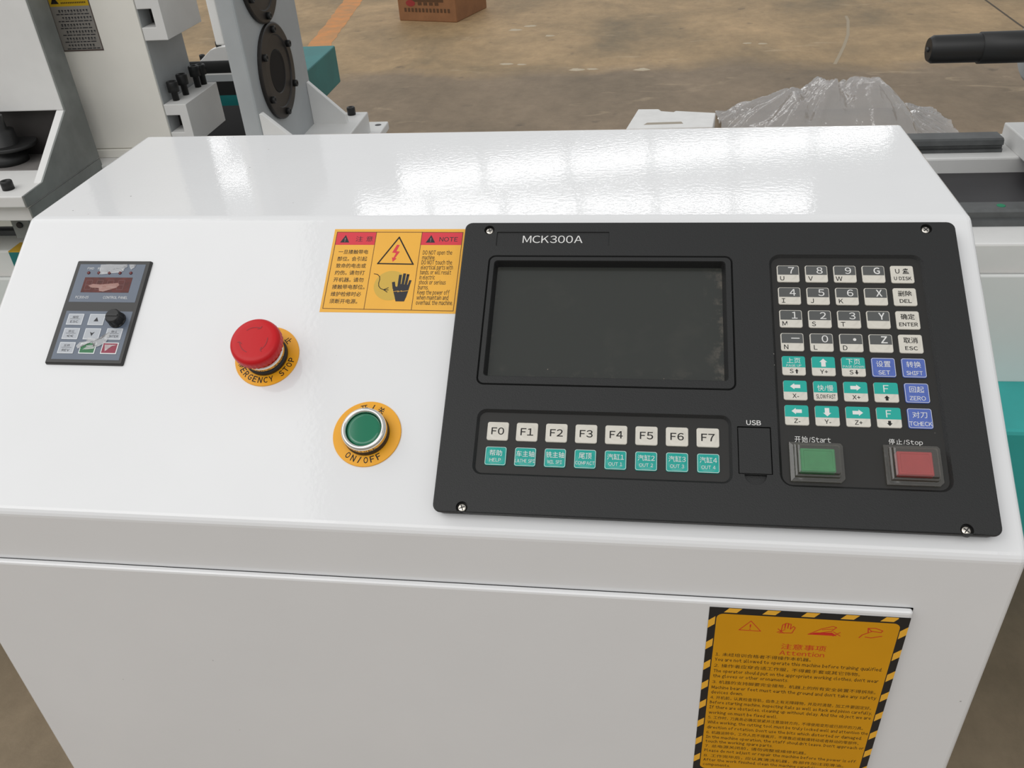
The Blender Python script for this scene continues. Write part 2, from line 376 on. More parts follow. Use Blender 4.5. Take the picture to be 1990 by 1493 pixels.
def arc_text(mb, body, R, a0, a1, z, h, w=None, bottom=True, bold=.0):
    n = len(body)
    for i, ch in enumerate(body):
        if ch == ' ': continue
        a = math.radians(a0+(a1-a0)*(i/(n-1) if n > 1 else 0))
        text(mb, ch, R*math.cos(a), R*math.sin(a), z, h=h, w=w if ch not in 'I/' else (2.2 if ch == '/' else None), bold=bold, rot=(a+math.pi/2) if bottom else (a-math.pi/2))
def stroke(mb, pts, wid, z, mi=0, closed=False):
    """a drawn line of constant width"""
    n = len(pts)
    for i in range(n if closed else n-1):
        (xa, ya), (xb, yb) = pts[i], pts[(i+1) % n]; L = math.hypot(xb-xa, yb-ya) or 1e-6
        dx, dy = (xb-xa)/L*wid/2, (yb-ya)/L*wid/2
        mb.flat([(xa-dx+dy, ya-dy-dx), (xb+dx+dy, yb+dy-dx), (xb+dx-dy, yb+dy+dx), (xa-dx-dy, ya-dy+dx)], z+.006*(i % 7)+.001*(len(mb.f) % 5), mi)
def arrow(mb, cx, cy, L, W, z, ang, mi=0, shaft=.5, head=.5):
    p = [(-L/2, -W*shaft/2), (L/2-L*head, -W*shaft/2), (L/2-L*head, -W/2), (L/2, 0), (L/2-L*head, W/2), (L/2-L*head, W*shaft/2), (-L/2, W*shaft/2)]
    c, s = math.cos(ang), math.sin(ang)
    mb.flat([(cx+x*c-y*s, cy+x*s+y*c) for x, y in p], z, mi)

def tag(o, label=None, cat=None, group=None, kind=None):
    if label: o['label'] = label
    if cat: o['category'] = cat
    if group: o['group'] = group
    if kind: o['kind'] = kind
    return o
def root(name, M, label, cat, group=None):
    o = bpy.data.objects.new(name, None); C.objects.link(o); o.empty_display_size = .02; o.matrix_world = M
    return tag(o, label, cat, group)

# frames: on the sloping desk (x right, y up the slope, z out of it), on the front, in the lathe
AL = 0.5447; SLOPE_L = .2355; CONS_W = .70; BACK_Y = .1972
sdir = Vector((0, -math.cos(AL), -math.sin(AL))); ndir = Vector((0, -math.sin(AL), math.cos(AL)))
FY, FZ = sdir.y*SLOPE_L, sdir.z*SLOPE_L
def slope_frame(u, v, h=0):
    m = Matrix((Vector((1, 0, 0)), -sdir, ndir)).transposed().to_4x4()
    m.translation = Vector((0, 0, ZR)) + Vector((u*.001, 0, 0)) + sdir*v*.001 + ndir*h*.001
    return m
def front_frame(x, z, out=0):
    m = Matrix((Vector((1, 0, 0)), Vector((0, 0, 1)), Vector((0, -1, 0)))).transposed().to_4x4()
    m.translation = Vector((x*.001, FY-out*.001, ZR+FZ+z*.001))
    return m
YAW = math.radians(1.2); P0 = Vector((.95, .488, 0))
LATHE = Matrix.Translation(P0) @ Matrix.Rotation(YAW, 4, 'Z') @ Matrix.Translation(-P0) @ Matrix.Translation((0, 0, ZR))
def lroot(name, B, label, cat, group=None):
    r = root(name, LATHE @ Matrix.Translation(B), label, cat, group); r['_b'] = 0; del r['_b']
    return r, (-B[0], -B[1], -B[2])

# ------------------------------------------------------------------ floor
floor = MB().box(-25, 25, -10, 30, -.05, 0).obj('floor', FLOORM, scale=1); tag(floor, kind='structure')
def floor_patch(name, m, polys, z=.0006):
    mb = MB()
    for p in polys: mb.flat(p, z)
    return mb.obj(name, m, floor, scale=1)
def ribbon(pts, wid):
    out = []
    for (xa, ya), (xb, yb) in zip(pts, pts[1:]):
        L = math.hypot(xb-xa, yb-ya); dx, dy = (yb-ya)/L*wid/2, -(xb-xa)/L*wid/2
        out.append([(xa-dx, ya-dy), (xa+dx, ya+dy), (xb+dx, yb+dy), (xb-dx, yb-dy)])
    return out
# worn orange lane line with ragged edges
pts = []
for i in range(41):
    t = i/40; x = -1.53+t*(-1.95+1.53); y = 4.5+t*3.2; pts.append((x, y))
left = [(x-.078+rnd.uniform(-.008, .008), y) for x, y in pts]; right = [(x+.078+rnd.uniform(-.008, .008), y) for x, y in pts]
lane = MB(); lane.add([(x, y, .0008) for x, y in left+right], [(i, i+41, i+42, i+1) for i in range(40)])
lane.obj('painted_lane_line', ORANGE, floor, scale=1)
floor_patch('scuff_mark', SCUFF, ribbon([(1.80, 5.6), (1.788, 5.467), (1.72, 5.1), (1.646, 4.82), (1.58, 4.6), (1.529, 4.437)], .018))
floor_patch('floor_joint', JOINT, ribbon([(2.80, 7.6), (2.75, 5.94), (2.722, 5.244), (2.70, 4.4)], .014))
sc = MB()
for px, py in ((-.29, 4.62), (-.2, 4.6), (.13, 4.46), (.22, 4.46), (.5, 4.43), (-.25, 5.6), (-.1, 5.3), (-.35, 5.5), (1.12, 4.95), (1.2, 4.93)):
    a = rnd.uniform(0, 6); r = rnd.uniform(.02, .045)
    sc.loft([[(px+r*k*(1+.4*math.sin(3*t+a))*math.cos(t), py+.5*r*k*(1+.3*math.cos(2*t+a))*math.sin(t), z) for t in [j*.7 for j in range(9)]] for k, z in ((1, .0), (.7, .004))])
sc = sc.obj('pale_scrap', SCRAP, floor, scale=1); sc['kind'] = 'stuff'

# ------------------------------------------------------------------ operator console
console = root('operator_console', Matrix.Translation((.35, 0, 0)), 'glossy white sheet-metal operator console with sloping desk, standing in front of the lathe', 'console')
mb = MB(); prof = [(FY, 0), (BACK_Y, 0), (BACK_Y, ZR), (0, ZR), (FY, ZR+FZ)]
mb.prism(prof, 0, -.35, .35)
body = mb.obj('cabinet_shell', WHITE, console, scale=1, bevel=.0042, bseg=4)
d = MB(); dz1 = ZR+FZ-.0446
# door pan set proud of the front with rolled edges
x0, x1, z0 = -.3485, .6447-.35, .06
d.loft([[(x, FY+.002, z) for x, z in rrect(x0, x1, z0, dz1, .0015, 3)], [(x, FY-.0028, z) for x, z in rrect(x0, x1, z0, dz1, .0015, 3)],
        [(x, FY-.0038, z) for x, z in rrect(x0+.0007, x1-.0007, z0+.0007, dz1-.0007, .0012, 3)],
        [(x, FY-.0042, z) for x, z in rrect(x0+.002, x1-.002, z0+.002, dz1-.002, .001, 3)]])
d.obj('front_door', WHITE, console, scale=1)
g = MB(); g.box(x0, x1+.0005, FY-.0006, FY+.001, dz1-.003, dz1+.0002); g.box(x1-.003, x1+.0005, FY-.0006, FY+.001, z0, dz1+.0002)
g.obj('door_gap_seal', GASKET, console, scale=1)

# ------------------------------------------------------------------ CNC control panel
PU, PV, PW, PH, PT = 352.6, 10.8, 331.5, 214.0, 9.0
cx0, cy0 = PU+PW/2, PV+PH/2
panel = root('cnc_control_panel', slope_frame(cx0, cy0), 'large black CNC control panel with dark screen and keypad, screwed to the white desk', 'control panel')
def pu(u): return u-cx0
def pv(v): return cy0-v
def box_uv(u0, u1, v0, v1): return (pu(u0), pu(u1), pv(v1), pv(v0))
bz = MB()
W2, H2 = PW/2, PH/2
R = 5
bz.loft([at_z(rrect(-W2+3, W2-3, -H2+3, H2-3, R), 0), at_z(rrect(-W2+1.2, W2-1.2, -H2+1.2, H2-1.2, R), 1.0), at_z(rrect(-W2+.6, W2-.6, -H2+.6, H2-.6, R), PT-2.4),
         at_z(rrect(-W2, W2, -H2, H2, R), PT-2.0), at_z(rrect(-W2, W2, -H2, H2, R), PT-.7), at_z(rrect(-W2+.25, W2-.25, -H2+.25, H2-.25, R), PT-.2), at_z(rrect(-W2+.8, W2-.8, -H2+.8, H2-.8, R), PT)], cap0=True, cap1=False)
screws = [(370.3, 17.2), (665.6, 16.4), (664.8, 222.0), (371.0, 221.4)]
# pockets: (outline at the face, outline at the bottom, depth)
def pocket(u0, u1, v0, v1, r, depth, slant):
    a, b, c, e = box_uv(u0, u1, v0, v1)
    return rrect(a, b, c, e, r), rrect(a+slant, b-slant, c+slant, e-slant, max(r-slant, .3)), depth
pk = {'keys': pocket(562.6, 661.2, 37.0, 200.0, 7.5, 2.0, 1.7), 'fkeys': pocket(375.0, 535.0, 155.3, 199.8, 6, 2.0, 1.7), 'name': pocket(376.0, 455.4, 18.9, 30.6, .6, .7, .25),
      'usb': pocket(538.3, 558.6, 162.3, 193.2, .5, 2.2, .1)}
a, b, c, e = box_uv(371.8, 538.8, 38.4, 138.2)
groove_o = rrect(a, b, c, e, 5); groove_i = rrect(a+1.3, b-1.3, c+1.3, e-1.3, 3.9)
a, b, c, e = box_uv(376.0, 534.1, 42.6, 131.8)
rec_o = rrect(a, b, c, e, 2.6); rec_b = rrect(a+1.9, b-1.9, c+2.4, e-1.4, 1.0)
fing = [(pu(548.4)+6.6*math.cos(math.radians(t)), pv(193.4)-6.6*math.sin(math.radians(t))) for t in range(0, 181, 15)]
scr_holes = [circ(pu(u), pv(v), 3.7, 24) for u, v in screws]
holes = [groove_o, pk['keys'][0], pk['fkeys'][0], pk['name'][0], pk['usb'][0], fing] + scr_holes
bz.holed(rrect(-W2+.8, W2-.8, -H2+.8, H2-.8, R), holes, PT)
bz.holed(groove_i, [rec_o], PT)
bz.loft([at_z(groove_o, PT), at_z([((p[0]+q[0])/2, (p[1]+q[1])/2) for p, q in zip(groove_o, groove_i)], PT-1.3), at_z(groove_i, PT)], False, False)
bz.loft([at_z(rec_o, PT), at_z([(p[0]*.75+q[0]*.25, p[1]*.75+q[1]*.25) for p, q in zip(rec_o, rec_b)], PT-1.0), at_z(rec_b, PT-6.6)], False, False)
for k in pk:
    o_, i_, dp = pk[k]
    bz.loft([at_z(o_, PT), at_z(i_, PT-dp)], False, k in ('name', 'usb'))
bz.loft([at_z(fing, PT), at_z(fing, PT-2.2)], False, True)
for h_ in scr_holes: bz.loft([at_z(h_, PT), at_z(h_, PT-2.6)], False, True)
bz.obj('bezel', PANEL, panel, fixn=False)
mb = MB().loft([at_z(rec_b, PT-7.2), at_z(rec_b, PT-6.6)])
cxs = sum(q[0] for q in rec_b)/len(rec_b); cys = sum(q[1] for q in rec_b)/len(rec_b)
mb.v = [(x-cxs, y-cys, z) for x, y, z in mb.v]
mb.obj('screen', LCD, panel, loc=(cxs, cys, 0))['label'] = 'dark dusty display screen, switched off'
for k, nm in (('keys', 'keypad_membrane'), ('fkeys', 'function_key_membrane')):
    q = pk[k][1]; MB().loft([at_z(q, PT-2.6), at_z(q, PT-2.0)]).obj(nm, MEMB, panel)
mb = MB(); text(mb, 'MCK300A', pu(415.8), pv(24.7), PT-.62, w=42.2, h=6.1, res=4, space=1.08); mb.obj('model_lettering', INKW, panel)
# screws
for u, v in screws:
    s = MB(); s.lathe([(2.9, -1.2), (2.9, -.2), (2.5, .25), (1.7, .5), (.05, .6)], 24, M=Matrix.Translation((0, 0, PT-1.4)))
    so = s.obj('screw', NICKEL, panel, loc=(pu(u), pv(v), 0))
    s = MB(); a = rnd.uniform(0, 1.5)
    for q in (a, a+math.pi/2):
        stroke(s, [(-1.55*math.cos(q), -1.55*math.sin(q)), (1.55*math.cos(q), 1.55*math.sin(q))], .62, PT-.78)
    s.obj('cross_slot', BLACKM, so)
# USB flap
a, b, c, e = box_uv(538.9, 558.0, 163.1, 192.9)
s = slab(MB(), a, b, c, e, .4, PT-2.2, PT+.35, .3)
fl = s.obj('usb_flap', PANEL, panel)
s = MB(); text(s, 'USB', pu(548.4), pv(159.7), PT+.06, w=8.8, h=3.2, bold=.012, res=3, space=1.1); s.obj('usb_lettering', INKW, panel)

KZ = PT-2.0
def key(u, v, w_, h_, m, name, label):
    s = slab(MB(), -w_/2, w_/2, -h_/2, h_, .0+1.4, 0, .9, .45) if False else slab(MB(), -w_/2, w_/2, -h_/2, h_/2, 1.4, -.1, .9, .45)
    o = s.obj(name, m, panel, loc=(pu(u), pv(v), KZ)); o['label'] = label
    return o
def field(k, x0, x1, y0, y1, m, name='key_colour_field', rt=1.1):
    pts = rrect(x0, x1, y0, y1, rt)
    # square lower corners
    pts = [(x, y) if y > y0+rt else (x0 if x < 0 else x1, y0 if y < y0+rt else y) for x, y in pts]
    q = []
    for p in pts:
        if not q or math.hypot(p[0]-q[-1][0], p[1]-q[-1][1]) > 1e-4: q.append(p)
    MB().flat(q, .93).obj(name, m, k)
ZL = .97
def legend(k, fn, m):
    s = MB(); fn(s)
    if s.v: s.obj('lettering', m, k)
cols = [574.8, 592.95, 611.1, 629.15, 647.15]; rows = [51.3, 68.3, 85.4, 102.4, 119.3, 136.4, 153.25]
KW, KH = 14.4, 12.9
num = [('7', 'U'), ('8', 'V'), ('9', 'W'), ('G', ''), ('4', 'I'), ('5', 'J'), ('6', 'K'), ('X', ''), ('1', 'M'), ('2', 'S'), ('3', 'T'), ('Y', ''), ('-', 'N'), ('0', 'L'), ('.', 'D'), ('Z', '')]
for i, (a, b) in enumerate(num):
    r_, c_ = divmod(i, 4)
    k = key(cols[c_], rows[r_], KW, KH, KWHITE, 'number_key', 'grey and white membrane key marked '+{'-': 'with a dash', '.': 'with a dot'}.get(a, a))
    field(k, -KW/2+.55, KW/2-.55, -.9, KH/2-.55, KGREY)
    def fa(s, a=a):
        if a == '-': s.flat([(-.6, 2.3), (4.6, 2.3), (4.6, 2.9), (-.6, 2.9)], ZL)
        elif a == '.': s.flat(circ(2.2, 2.3, 1.0, 20), ZL)
        else: text(s, a, 2.1 if not a == '1' else 2.4, 2.5, ZL, h=5.0, w=None if a == '1' else 3.9, bold=.022 if a.isalpha() else .004, res=4)
    legend(k, fa, INKW)
    if b: legend(k, lambda s, b=b: text(s, b, -4.0, -3.7, ZL, h=3.3, res=3, bold=.01), INK)
for r_, (a, b) in enumerate([('U 盘', 'U DISK'), ('删除', 'DEL'), ('确定', 'ENTER'), ('取消', 'ESC')]):
    k = key(cols[4], rows[r_], KW, KH+.3, KWHITE, 'command_key', 'off-white membrane key marked '+b)
    def fa(s, a=a, b=b):
        text(s, a, 0, 2.4, ZL, w=8.6, h=4.2, bold=.012); text(s, b, 0, -3.2, ZL, w={'U DISK': 11, 'DEL': 7.4, 'ENTER': 11.4, 'ESC': 7.6}[b], h=2.7, bold=.02, res=3)
    legend(k, fa, INK)
for r_, c_, a, b in [(4, 3, '设置', 'SET'), (4, 4, '转换', 'SHIFT'), (5, 4, '回起', 'ZERO'), (6, 4, '对刀', 'TCHECK')]:
    k = key(cols[c_], rows[r_], KW, KH+.5, KBLUE, 'command_key', 'blue membrane key marked '+b)
    def fa(s, a=a, b=b):
        text(s, a, 0, 2.3, ZL, w=8.6, h=4.2, bold=.0); text(s, b, 0, -3.6, ZL, w={'SET': 7, 'SHIFT': 9.6, 'ZERO': 9.4, 'TCHECK': 13.2}[b], h=2.8, bold=.004, res=3)
        o = rrect(-KW/2+.25, KW/2-.25, -KH/2+.1, KH/2-.1, 1.3); i2 = rrect(-KW/2+.5, KW/2-.5, -KH/2+.35, KH/2-.35, 1.1); s.holed(o, [i2], .93)
    legend(k, fa, INKW)
PI = math.pi
axis = [(4, 0, '上页|PAGE UP', 'S^'), (4, 1, PI/2, 'Y+'), (4, 2, '下页|PAGE DOWN', 'Sv'), (5, 0, PI, 'X-'), (5, 1, '快/慢', 'SLOW/FAST'), (5, 2, 0.0, 'X+'), (5, 3, 'F', '^'), (6, 0, PI, 'Z-'), (6, 1, -PI/2, 'Y-'), (6, 2, 0.0, 'Z+'), (6, 3, 'F', 'v')]
for r_, c_, a, b in axis:
    k = key(cols[c_], rows[r_], KW, KH+.5, KWHITE, 'axis_key', 'teal and white membrane key marked '+{'S^': 'PAGE UP', 'Sv': 'PAGE DOWN', '^': 'F with an up arrow', 'v': 'F with a down arrow'}.get(b, b))
    field(k, -KW/2+.15, KW/2-.15, -1.2, (KH+.5)/2-.15, KTEALP, rt=1.2)
    def fa(s, a=a):
        if isinstance(a, float): 
            if abs(abs(a)-PI/2) < .01: arrow(s, 0, 2.4, 5.6, 4.8, ZL, a, shaft=.56, head=.42)
            else: arrow(s, 0, 2.6, 6.2, 4.2, ZL, a, shaft=.56, head=.42)
        elif '|' in a:
            t, e_ = a.split('|'); text(s, t, 0, 3.5, ZL, w=8.4, h=3.9); text(s, e_, 0, .0, ZL, w=9.2 if 'UP' in e_ else 12.6, h=1.5)
        elif a == 'F': text(s, 'F', 0, 2.4, ZL, w=3.2, h=4.8)
        else: text(s, a, 0, 1.9, ZL, w=9.6, h=4.2)
    legend(k, fa, INKW)
    def fb(s, b=b):
        y = -3.9
        if b in '^v': arrow(s, 0, y, 3.4, 3.3, ZL, PI/2 if b == '^' else -PI/2, shaft=.5, head=.52)
        elif b in ('S^', 'Sv'):
            text(s, 'S', -1.6, y, ZL, h=3.0, bold=.01, res=3); arrow(s, 1.6, y, 3.2, 2.2, ZL, PI/2 if b == 'S^' else -PI/2, shaft=.42, head=.5)
        else: text(s, b, 0, y, ZL, h=2.9, w=11.6 if 'SLOW' in b else None, bold=.012, res=3) if b != 'x' else None
    legend(k, fb, INK)
fu = [389.1+18.8*i for i in range(8)]
for i in range(8):
    k = key(fu[i], 170.0, 13.8, 12.6, KWHITE, 'function_key', 'off-white membrane key marked F%d' % i)
    legend(k, lambda s, i=i: text(s, 'F%d' % i, 0, 0, ZL, w=8.2, h=4.9, res=4, bold=.012), INK)
    a, b = [('帮助', 'HELP'), ('车主轴', 'LATHE SPI'), ('铣主轴', 'MIL SPI'), ('尾顶', 'COMPACT'), ('汽缸1', 'OUT 1'), ('汽缸2', 'OUT 2'), ('汽缸3', 'OUT 3'), ('汽缸4', 'OUT 4')][i]
    k = key(fu[i], 186.8, 13.6, 12.5, KTEAL, 'function_key', 'teal membrane key marked '+b)
    def fa(s, a=a, b=b):
        text(s, a, 0, 2.0, ZL, w={2: 8.0, 3: 11.4}[len(a)] if not a[-1].isdigit() else 10.4, h=4.0)
        text(s, b, 0, -2.7, ZL, w={'HELP': 7.2, 'LATHE SPI': 12.4, 'MIL SPI': 8.8, 'COMPACT': 12}.get(b, 8.4), h=2.3)
        o = rrect(-6.55, 6.55, -6.0, 6.0, 1.3); i2 = rrect(-6.3, 6.3, -5.75, 5.75, 1.1); s.holed(o, [i2], .93)
    legend(k, fa, INKW)
# start / stop push buttons under clear covers
for u, v, w_, h_, m, lab, tx, tu in ((584.6, 184.0, 31.4, 25.0, GREENB, 'green start button under a clear plastic cover', '开始/Start', 583.4), (639.8, 184.0, 32.2, 25.0, REDB, 'red stop button under a clear plastic cover', '停止/Stop', 637.4)):
    s = MB(); slab(s, -w_/2+2, w_/2-2, -h_/2+2, h_/2-2, 1, 0, 1.2, .3)
    bt = s.obj('push_button', GASKET, panel, loc=(pu(u), pv(v), KZ)); bt['label'] = lab
    s = MB(); s.loft([at_z(rrect(-10, 10, -7.4, 7.4, .8), .5), at_z(rrect(-10, 10, -7.4, 7.4, .8), 5.2), at_z(rrect(-9.4, 9.4, -6.8, 6.8, .8), 6.0), at_z(rrect(-8.4, 8.4, -5.9, 5.9, .6), 6.0), at_z(rrect(-8.1, 8.1, -5.6, 5.6, .6), 5.7)])
    s.obj('button_cap', m, bt)
    def oct_(x, y, c1, z): return [(-x, -y, z), (x-c1, -y, z), (x, -y+c1, z), (x, y-c1*.6, z), (x-c1*.6, y, z), (-x, y, z)]
    s = MB(); s.loft([oct_(w_/2, h_/2, 2.4, .2), oct_(w_/2, h_/2, 2.4, 1.8), oct_(w_/2-2.2, h_/2-2.2, 1.6, 2.6), oct_(w_/2-2.4, h_/2-2.4, 1.4, 5.0), oct_(w_/2-3.4, h_/2-3.2, 1, 5.6), oct_(w_/2-3.8, h_/2-3.6, .8, 8.2), oct_(w_/2-4.8, h_/2-4.6, .6, 8.8)], cap0=False)
    s.obj('clear_cover', COVER, bt)
    s = MB(); text(s, tx, pu(tu), pv(168.9), KZ+.06, w=21.2 if 'Start' in tx else 19.6, h=4.2, space=1.1); s.obj('button_lettering', INKW, panel)

# ------------------------------------------------------------------ emergency stop and on/off button
def disc_label(u, v, label, top, bot, a0, a1, ta0, ta1, nm):
    r = root(nm, slope_frame(u, v), label, 'button')
    s = MB().lathe([(23, 0), (23, .7), (22.8, .9)], 72, smooth=False)
    lp = s.obj('legend_plate', YELD, r)
    s = MB(); arc_text(s, bot, 18.6, a0, a1, .98, 4.4, 3.0, True, .02); s.obj('lettering', INK, lp)
    s = MB(); arc_text(s, top, 18.4, ta0, ta1, .98, 4.6, None, False, .015); s.obj('lettering', INK, lp)
    return r
es = disc_label(220.6, 116.6, 'red mushroom-head emergency stop button on a round yellow plate', '急停止', 'EMERGENCY STOP', 193, 352, 140, 43, 'emergency_stop_button')
MB().lathe([(15.2, .9), (15.2, 4.0), (14.6, 4.4)], 56).obj('gasket_ring', GASKET, es)
s = MB().lathe([(14.2, 4.2), (14.6, 5.0), (14.6, 9.6), (14.2, 10.2), (12.2, 10.3), (12.0, 9.0)], 56, cap0=False, cap1=False); s.obj('chrome_collar', CHROME, es)
s = MB().lathe([(9.5, 5), (9.5, 17)], 40); s.obj('stem', GASKET, es)
# knurled red cap
n = 144; rings = []
for rr, z, kn in ((10.5, 14.6, 0), (15.6, 14.8, 0), (16.9, 15.4, .22), (17.5, 17.2, .28), (17.6, 19.6, .25), (17.6, 21.2, 0), (17.2, 23.0, 0), (16.2, 24.3, 0), (14.8, 24.9, 0), (12, 25.05, 0), (7, 25.2, 0), (2, 25.3, 0)):
    rings.append([((rr+kn*(1 if i % 4 < 2 else -1))*math.cos(2*PI*i/n), (rr+kn*(1 if i % 4 < 2 else -1))*math.sin(2*PI*i/n), z) for i in range(n)])
cap = MB().loft(rings, smooth=True).obj('mushroom_cap', REDP, es)
s = MB()
for k in range(3):
    a0 = math.radians(70+120*k)
    pts = [(9.6*math.cos(a0+math.radians(t)), 9.6*math.sin(a0+math.radians(t))) for t in range(0, 66, 6)]
    stroke(s, pts, .55, 25.24)
    tx, ty = pts[0]; stroke(s, [(tx, ty), (tx*.80+1.7*math.cos(a0+1.2), ty*.80+1.7*math.sin(a0+1.2))], .55, 25.26)
    stroke(s, [(tx, ty), (tx*1.14, ty*1.14)], .55, 25.26)
s.obj('moulded_arrows', REDL, cap)
ob = disc_label(301.0, 172.0, 'green round push button in a chrome ring on a yellow ON/OFF plate', '开/关', 'ON/OFF', 236, 303, 104, 66, 'on_off_button')
MB().lathe([(15.4, .9), (15.4, 3.6), (14.9, 7.0)], 56).obj('gasket_ring', GASKET, ob)
rg = [(14.2, 3.8), (14.9, 4.4), (15.1, 5.0), (15.1, 8.6), (14.7, 10.0), (13.9, 10.7), (13.1, 10.9), (12.3, 10.6), (11.7, 9.6), (11.6, 7.5)]
MB().lathe(rg, 64, cap0=False, cap1=False).obj('chrome_ring', CHROME, ob)
MB().lathe([(11.6, 5), (11.3, 8.2), (10.9, 8.9), (9, 9.0), (.5, 9.05)], 56).obj('push_cap', GREENP, ob)

# ------------------------------------------------------------------ electric-shock warning label
U0, U1, V0, V1 = 252.2, 352.2, 10.4, 80.7
lb = root('warning_label', slope_frame((U0+U1)/2, (V0+V1)/2), 'yellow electric-shock warning label with red headings, bilingual text and a black hand', 'label')
lu = lambda u: u-(U0+U1)/2
lv = lambda v: (V0+V1)/2-v
MB().box(lu(U0), lu(U1), lv(V1), lv(V0), 0, .15).obj('label_sheet', YEL, lb)
for a, b in (((254.4, 284.5)), ((319.0, 349.2))):
    s = MB(); s.flat([(lu(a), lv(24.2)), (lu(b), lv(24.2)), (lu(b), lv(13.2)), (lu(a), lv(13.2))], .20); s.obj('red_heading', INKR2, lb)
s = MB()
for q in ([(254.4, 13.0), (349.3, 13.3), (348.9, 78.6), (254.2, 77.8)],): stroke(s, [(lu(a), lv(b)) for a, b in q], .45, .24, closed=True)
for u in (284.5, 318.9): stroke(s, [(lu(u), lv(13)), (lu(u), lv(78.2))], .4, .24)
s.obj('rule_lines', mat('brown_ink', rgb(95, 60, 22), .5), lb)
s = MB()
for u in (261.4, 326.0):
    s.flat([(lu(u-3.5), lv(22.2)), (lu(u+3.5), lv(22.2)), (lu(u), lv(15.6))], .23)
text(s, '注 意', lu(276), lv(19.0), .23, w=13, h=4.6); text(s, 'NOTE', lu(339.2), lv(19.3), .23, w=13.6, h=3.9, res=3, bold=.008)
s.obj('heading_lettering', INKG, lb)
s = MB()
for u in (261.4, 326.0): text(s, '!', lu(u), lv(19.8), .26, h=3.4, bold=.02)
s.obj('warning_mark', mat('faded_red_mark', rgb(150, 120, 120), .5), lb)
s = MB()
for i, t in enumerate(['一旦接触带电', '部位。会引起', '致命的电击或', '灼伤。请勿打', '开机器。请勿', '接触带电部位。', '维护检修时必', '须断开电源。']):
    text(s, t, lu(258.2), lv(30.2+5.93*i)-1.6, .24, size=4.05, w=(22.4 if '。' != t[-1] else (24.2 if len(t) == 7 else 20.6)), align='L', bold=.006)
s.obj('chinese_lettering', mat('dark_brown_ink', rgb(52, 40, 22), .5), lb)
s = MB()
for i, (t, w_) in enumerate([('DO NOT open the', 21.6), ('machine.', 9.6), ('DO NOT touch the', 22.4), ('elecrtical parts with', 23.4), ('hands, or will result', 22.6), ('in electric', 11.2), ('shock or serious', 19.6), ('burns.', 7.6), ('Keep the power off', 23.2), ('when maintain and', 22.8), ('overhaul the machine.', 26.4)]):
    text(s, t, lu(321.5), lv(31.0+4.15*i)-1.4, .24, size=4.7, w=w_, align='L', bold=.010, res=2)
s.obj('english_lettering', MATS['dark_brown_ink'], lb)
s = MB(); stroke(s, [(lu(302.2), lv(17.6)), (lu(315.4), lv(40.6)), (lu(289.2), lv(40.2))], 1.0, .24, closed=True); s.obj('warning_triangle', INK, lb)
s = MB(); s.flat([(lu(a), lv(b)) for a, b in ((301.4, 24.0), (303.4, 24.3), (301.6, 29.6), (304.2, 29.9), (301.4, 35.4), (302.6, 35.8), (300.0, 38.6), (299.0, 34.9), (300.2, 35.1), (301.6, 31.2), (298.6, 30.8))], .24); s.obj('lightning_bolt', INKR2, lb)
MB().flat(circ(lu(301.2), lv(58.5), 12.2, 48), .19).obj('olive_disc', OLIVE, lb)
s = MB(); stroke(s, [(lu(a), lv(b)) for a, b in ((287.8, 48.8), (290.4, 49.4), (292.2, 51.2), (292.6, 53.6), (292.2, 56.4), (292.6, 59.0), (294.2, 61.0), (296.6, 62.0))], .5, .24)
for dx, dy in ((3.2, -1.6), (3.4, .2), (2.8, 1.9)): stroke(s, [(lu(296.6), lv(62.0)), (lu(296.6+dx), lv(62.0+dy))], .55, .24)
s.obj('bare_wire', INK, lb)
# hand silhouette with five fingers
s = MB(); hx, hy = 308.4, 0
palm = [(303.6, 62.6), (303.4, 58.6), (306.2, 59.6), (306.6, 57.0), (315.4, 58.0), (314.6, 63.6), (313.9, 67.6), (312.8, 71.4), (306.6, 71.4), (305.2, 67.0)]
s.flat([(lu(a), lv(b)) for a, b in palm], .24)
for (xa, ya, xb, yb, wd) in ((304.0, 60.2, 303.2, 56.6, 2.2), (307.4, 59, 307.4, 50.6, 2.1), (309.9, 59, 310.3, 49.4, 2.0), (312.2, 59, 312.9, 49.9, 1.9), (314.2, 59.4, 315.1, 54.8, 1.7)):
    stroke(s, [(lu(xa), lv(ya)), (lu(xb), lv(yb))], wd, .242); s.flat(circ(lu(xb), lv(yb), wd/2, 14), .244)
s.obj('hand_pictogram', INKG, lb)
s = MB(); stroke(s, [(lu(a), lv(b)) for a, b in ((303.4, 63.6), (307.6, 62.9), (307.2, 63.8), (310.0, 62.7), (309.8, 63.4), (314.8, 62.6))], .3, .27); s.obj('crack_line', YEL, lb)

# ------------------------------------------------------------------ inverter keypad
kp = root('inverter_keypad', slope_frame(85.1, 83.2), 'small black speed-control keypad with red display window and black knob', 'keypad')
s = MB(); x_, y_ = 29.8, 43.1
s.loft([at_z(rrect(-x_-.3, x_+.3, -y_-.3, y_+.3, 1.0), 0), at_z(rrect(-x_, x_, -y_, y_, 1.0), 1.6), at_z(rrect(-x_+.7, x_-.7, -y_+.7, y_-.7, .8), 2.4)])
s.obj('keypad_frame', BEZEL, kp)
ku = lambda u: u-85.1
kv = lambda v: 83.2-v
MB().box(ku(58.8), ku(111.5), kv(76.1), kv(43.5), 2.3, 2.5).obj('display_field', BLUEG, kp)
MB().box(ku(59.7), ku(112.0), kv(123.2), kv(83.7), 2.3, 2.5).obj('key_field', BLUEG, kp)
wn = MB().box(ku(65.9), ku(104.1), kv(67.9), kv(55.0), 2.4, 2.6).obj('display_window', REDWIN, kp)
s = MB()
digit = [(0, 1, .2, .2), ]
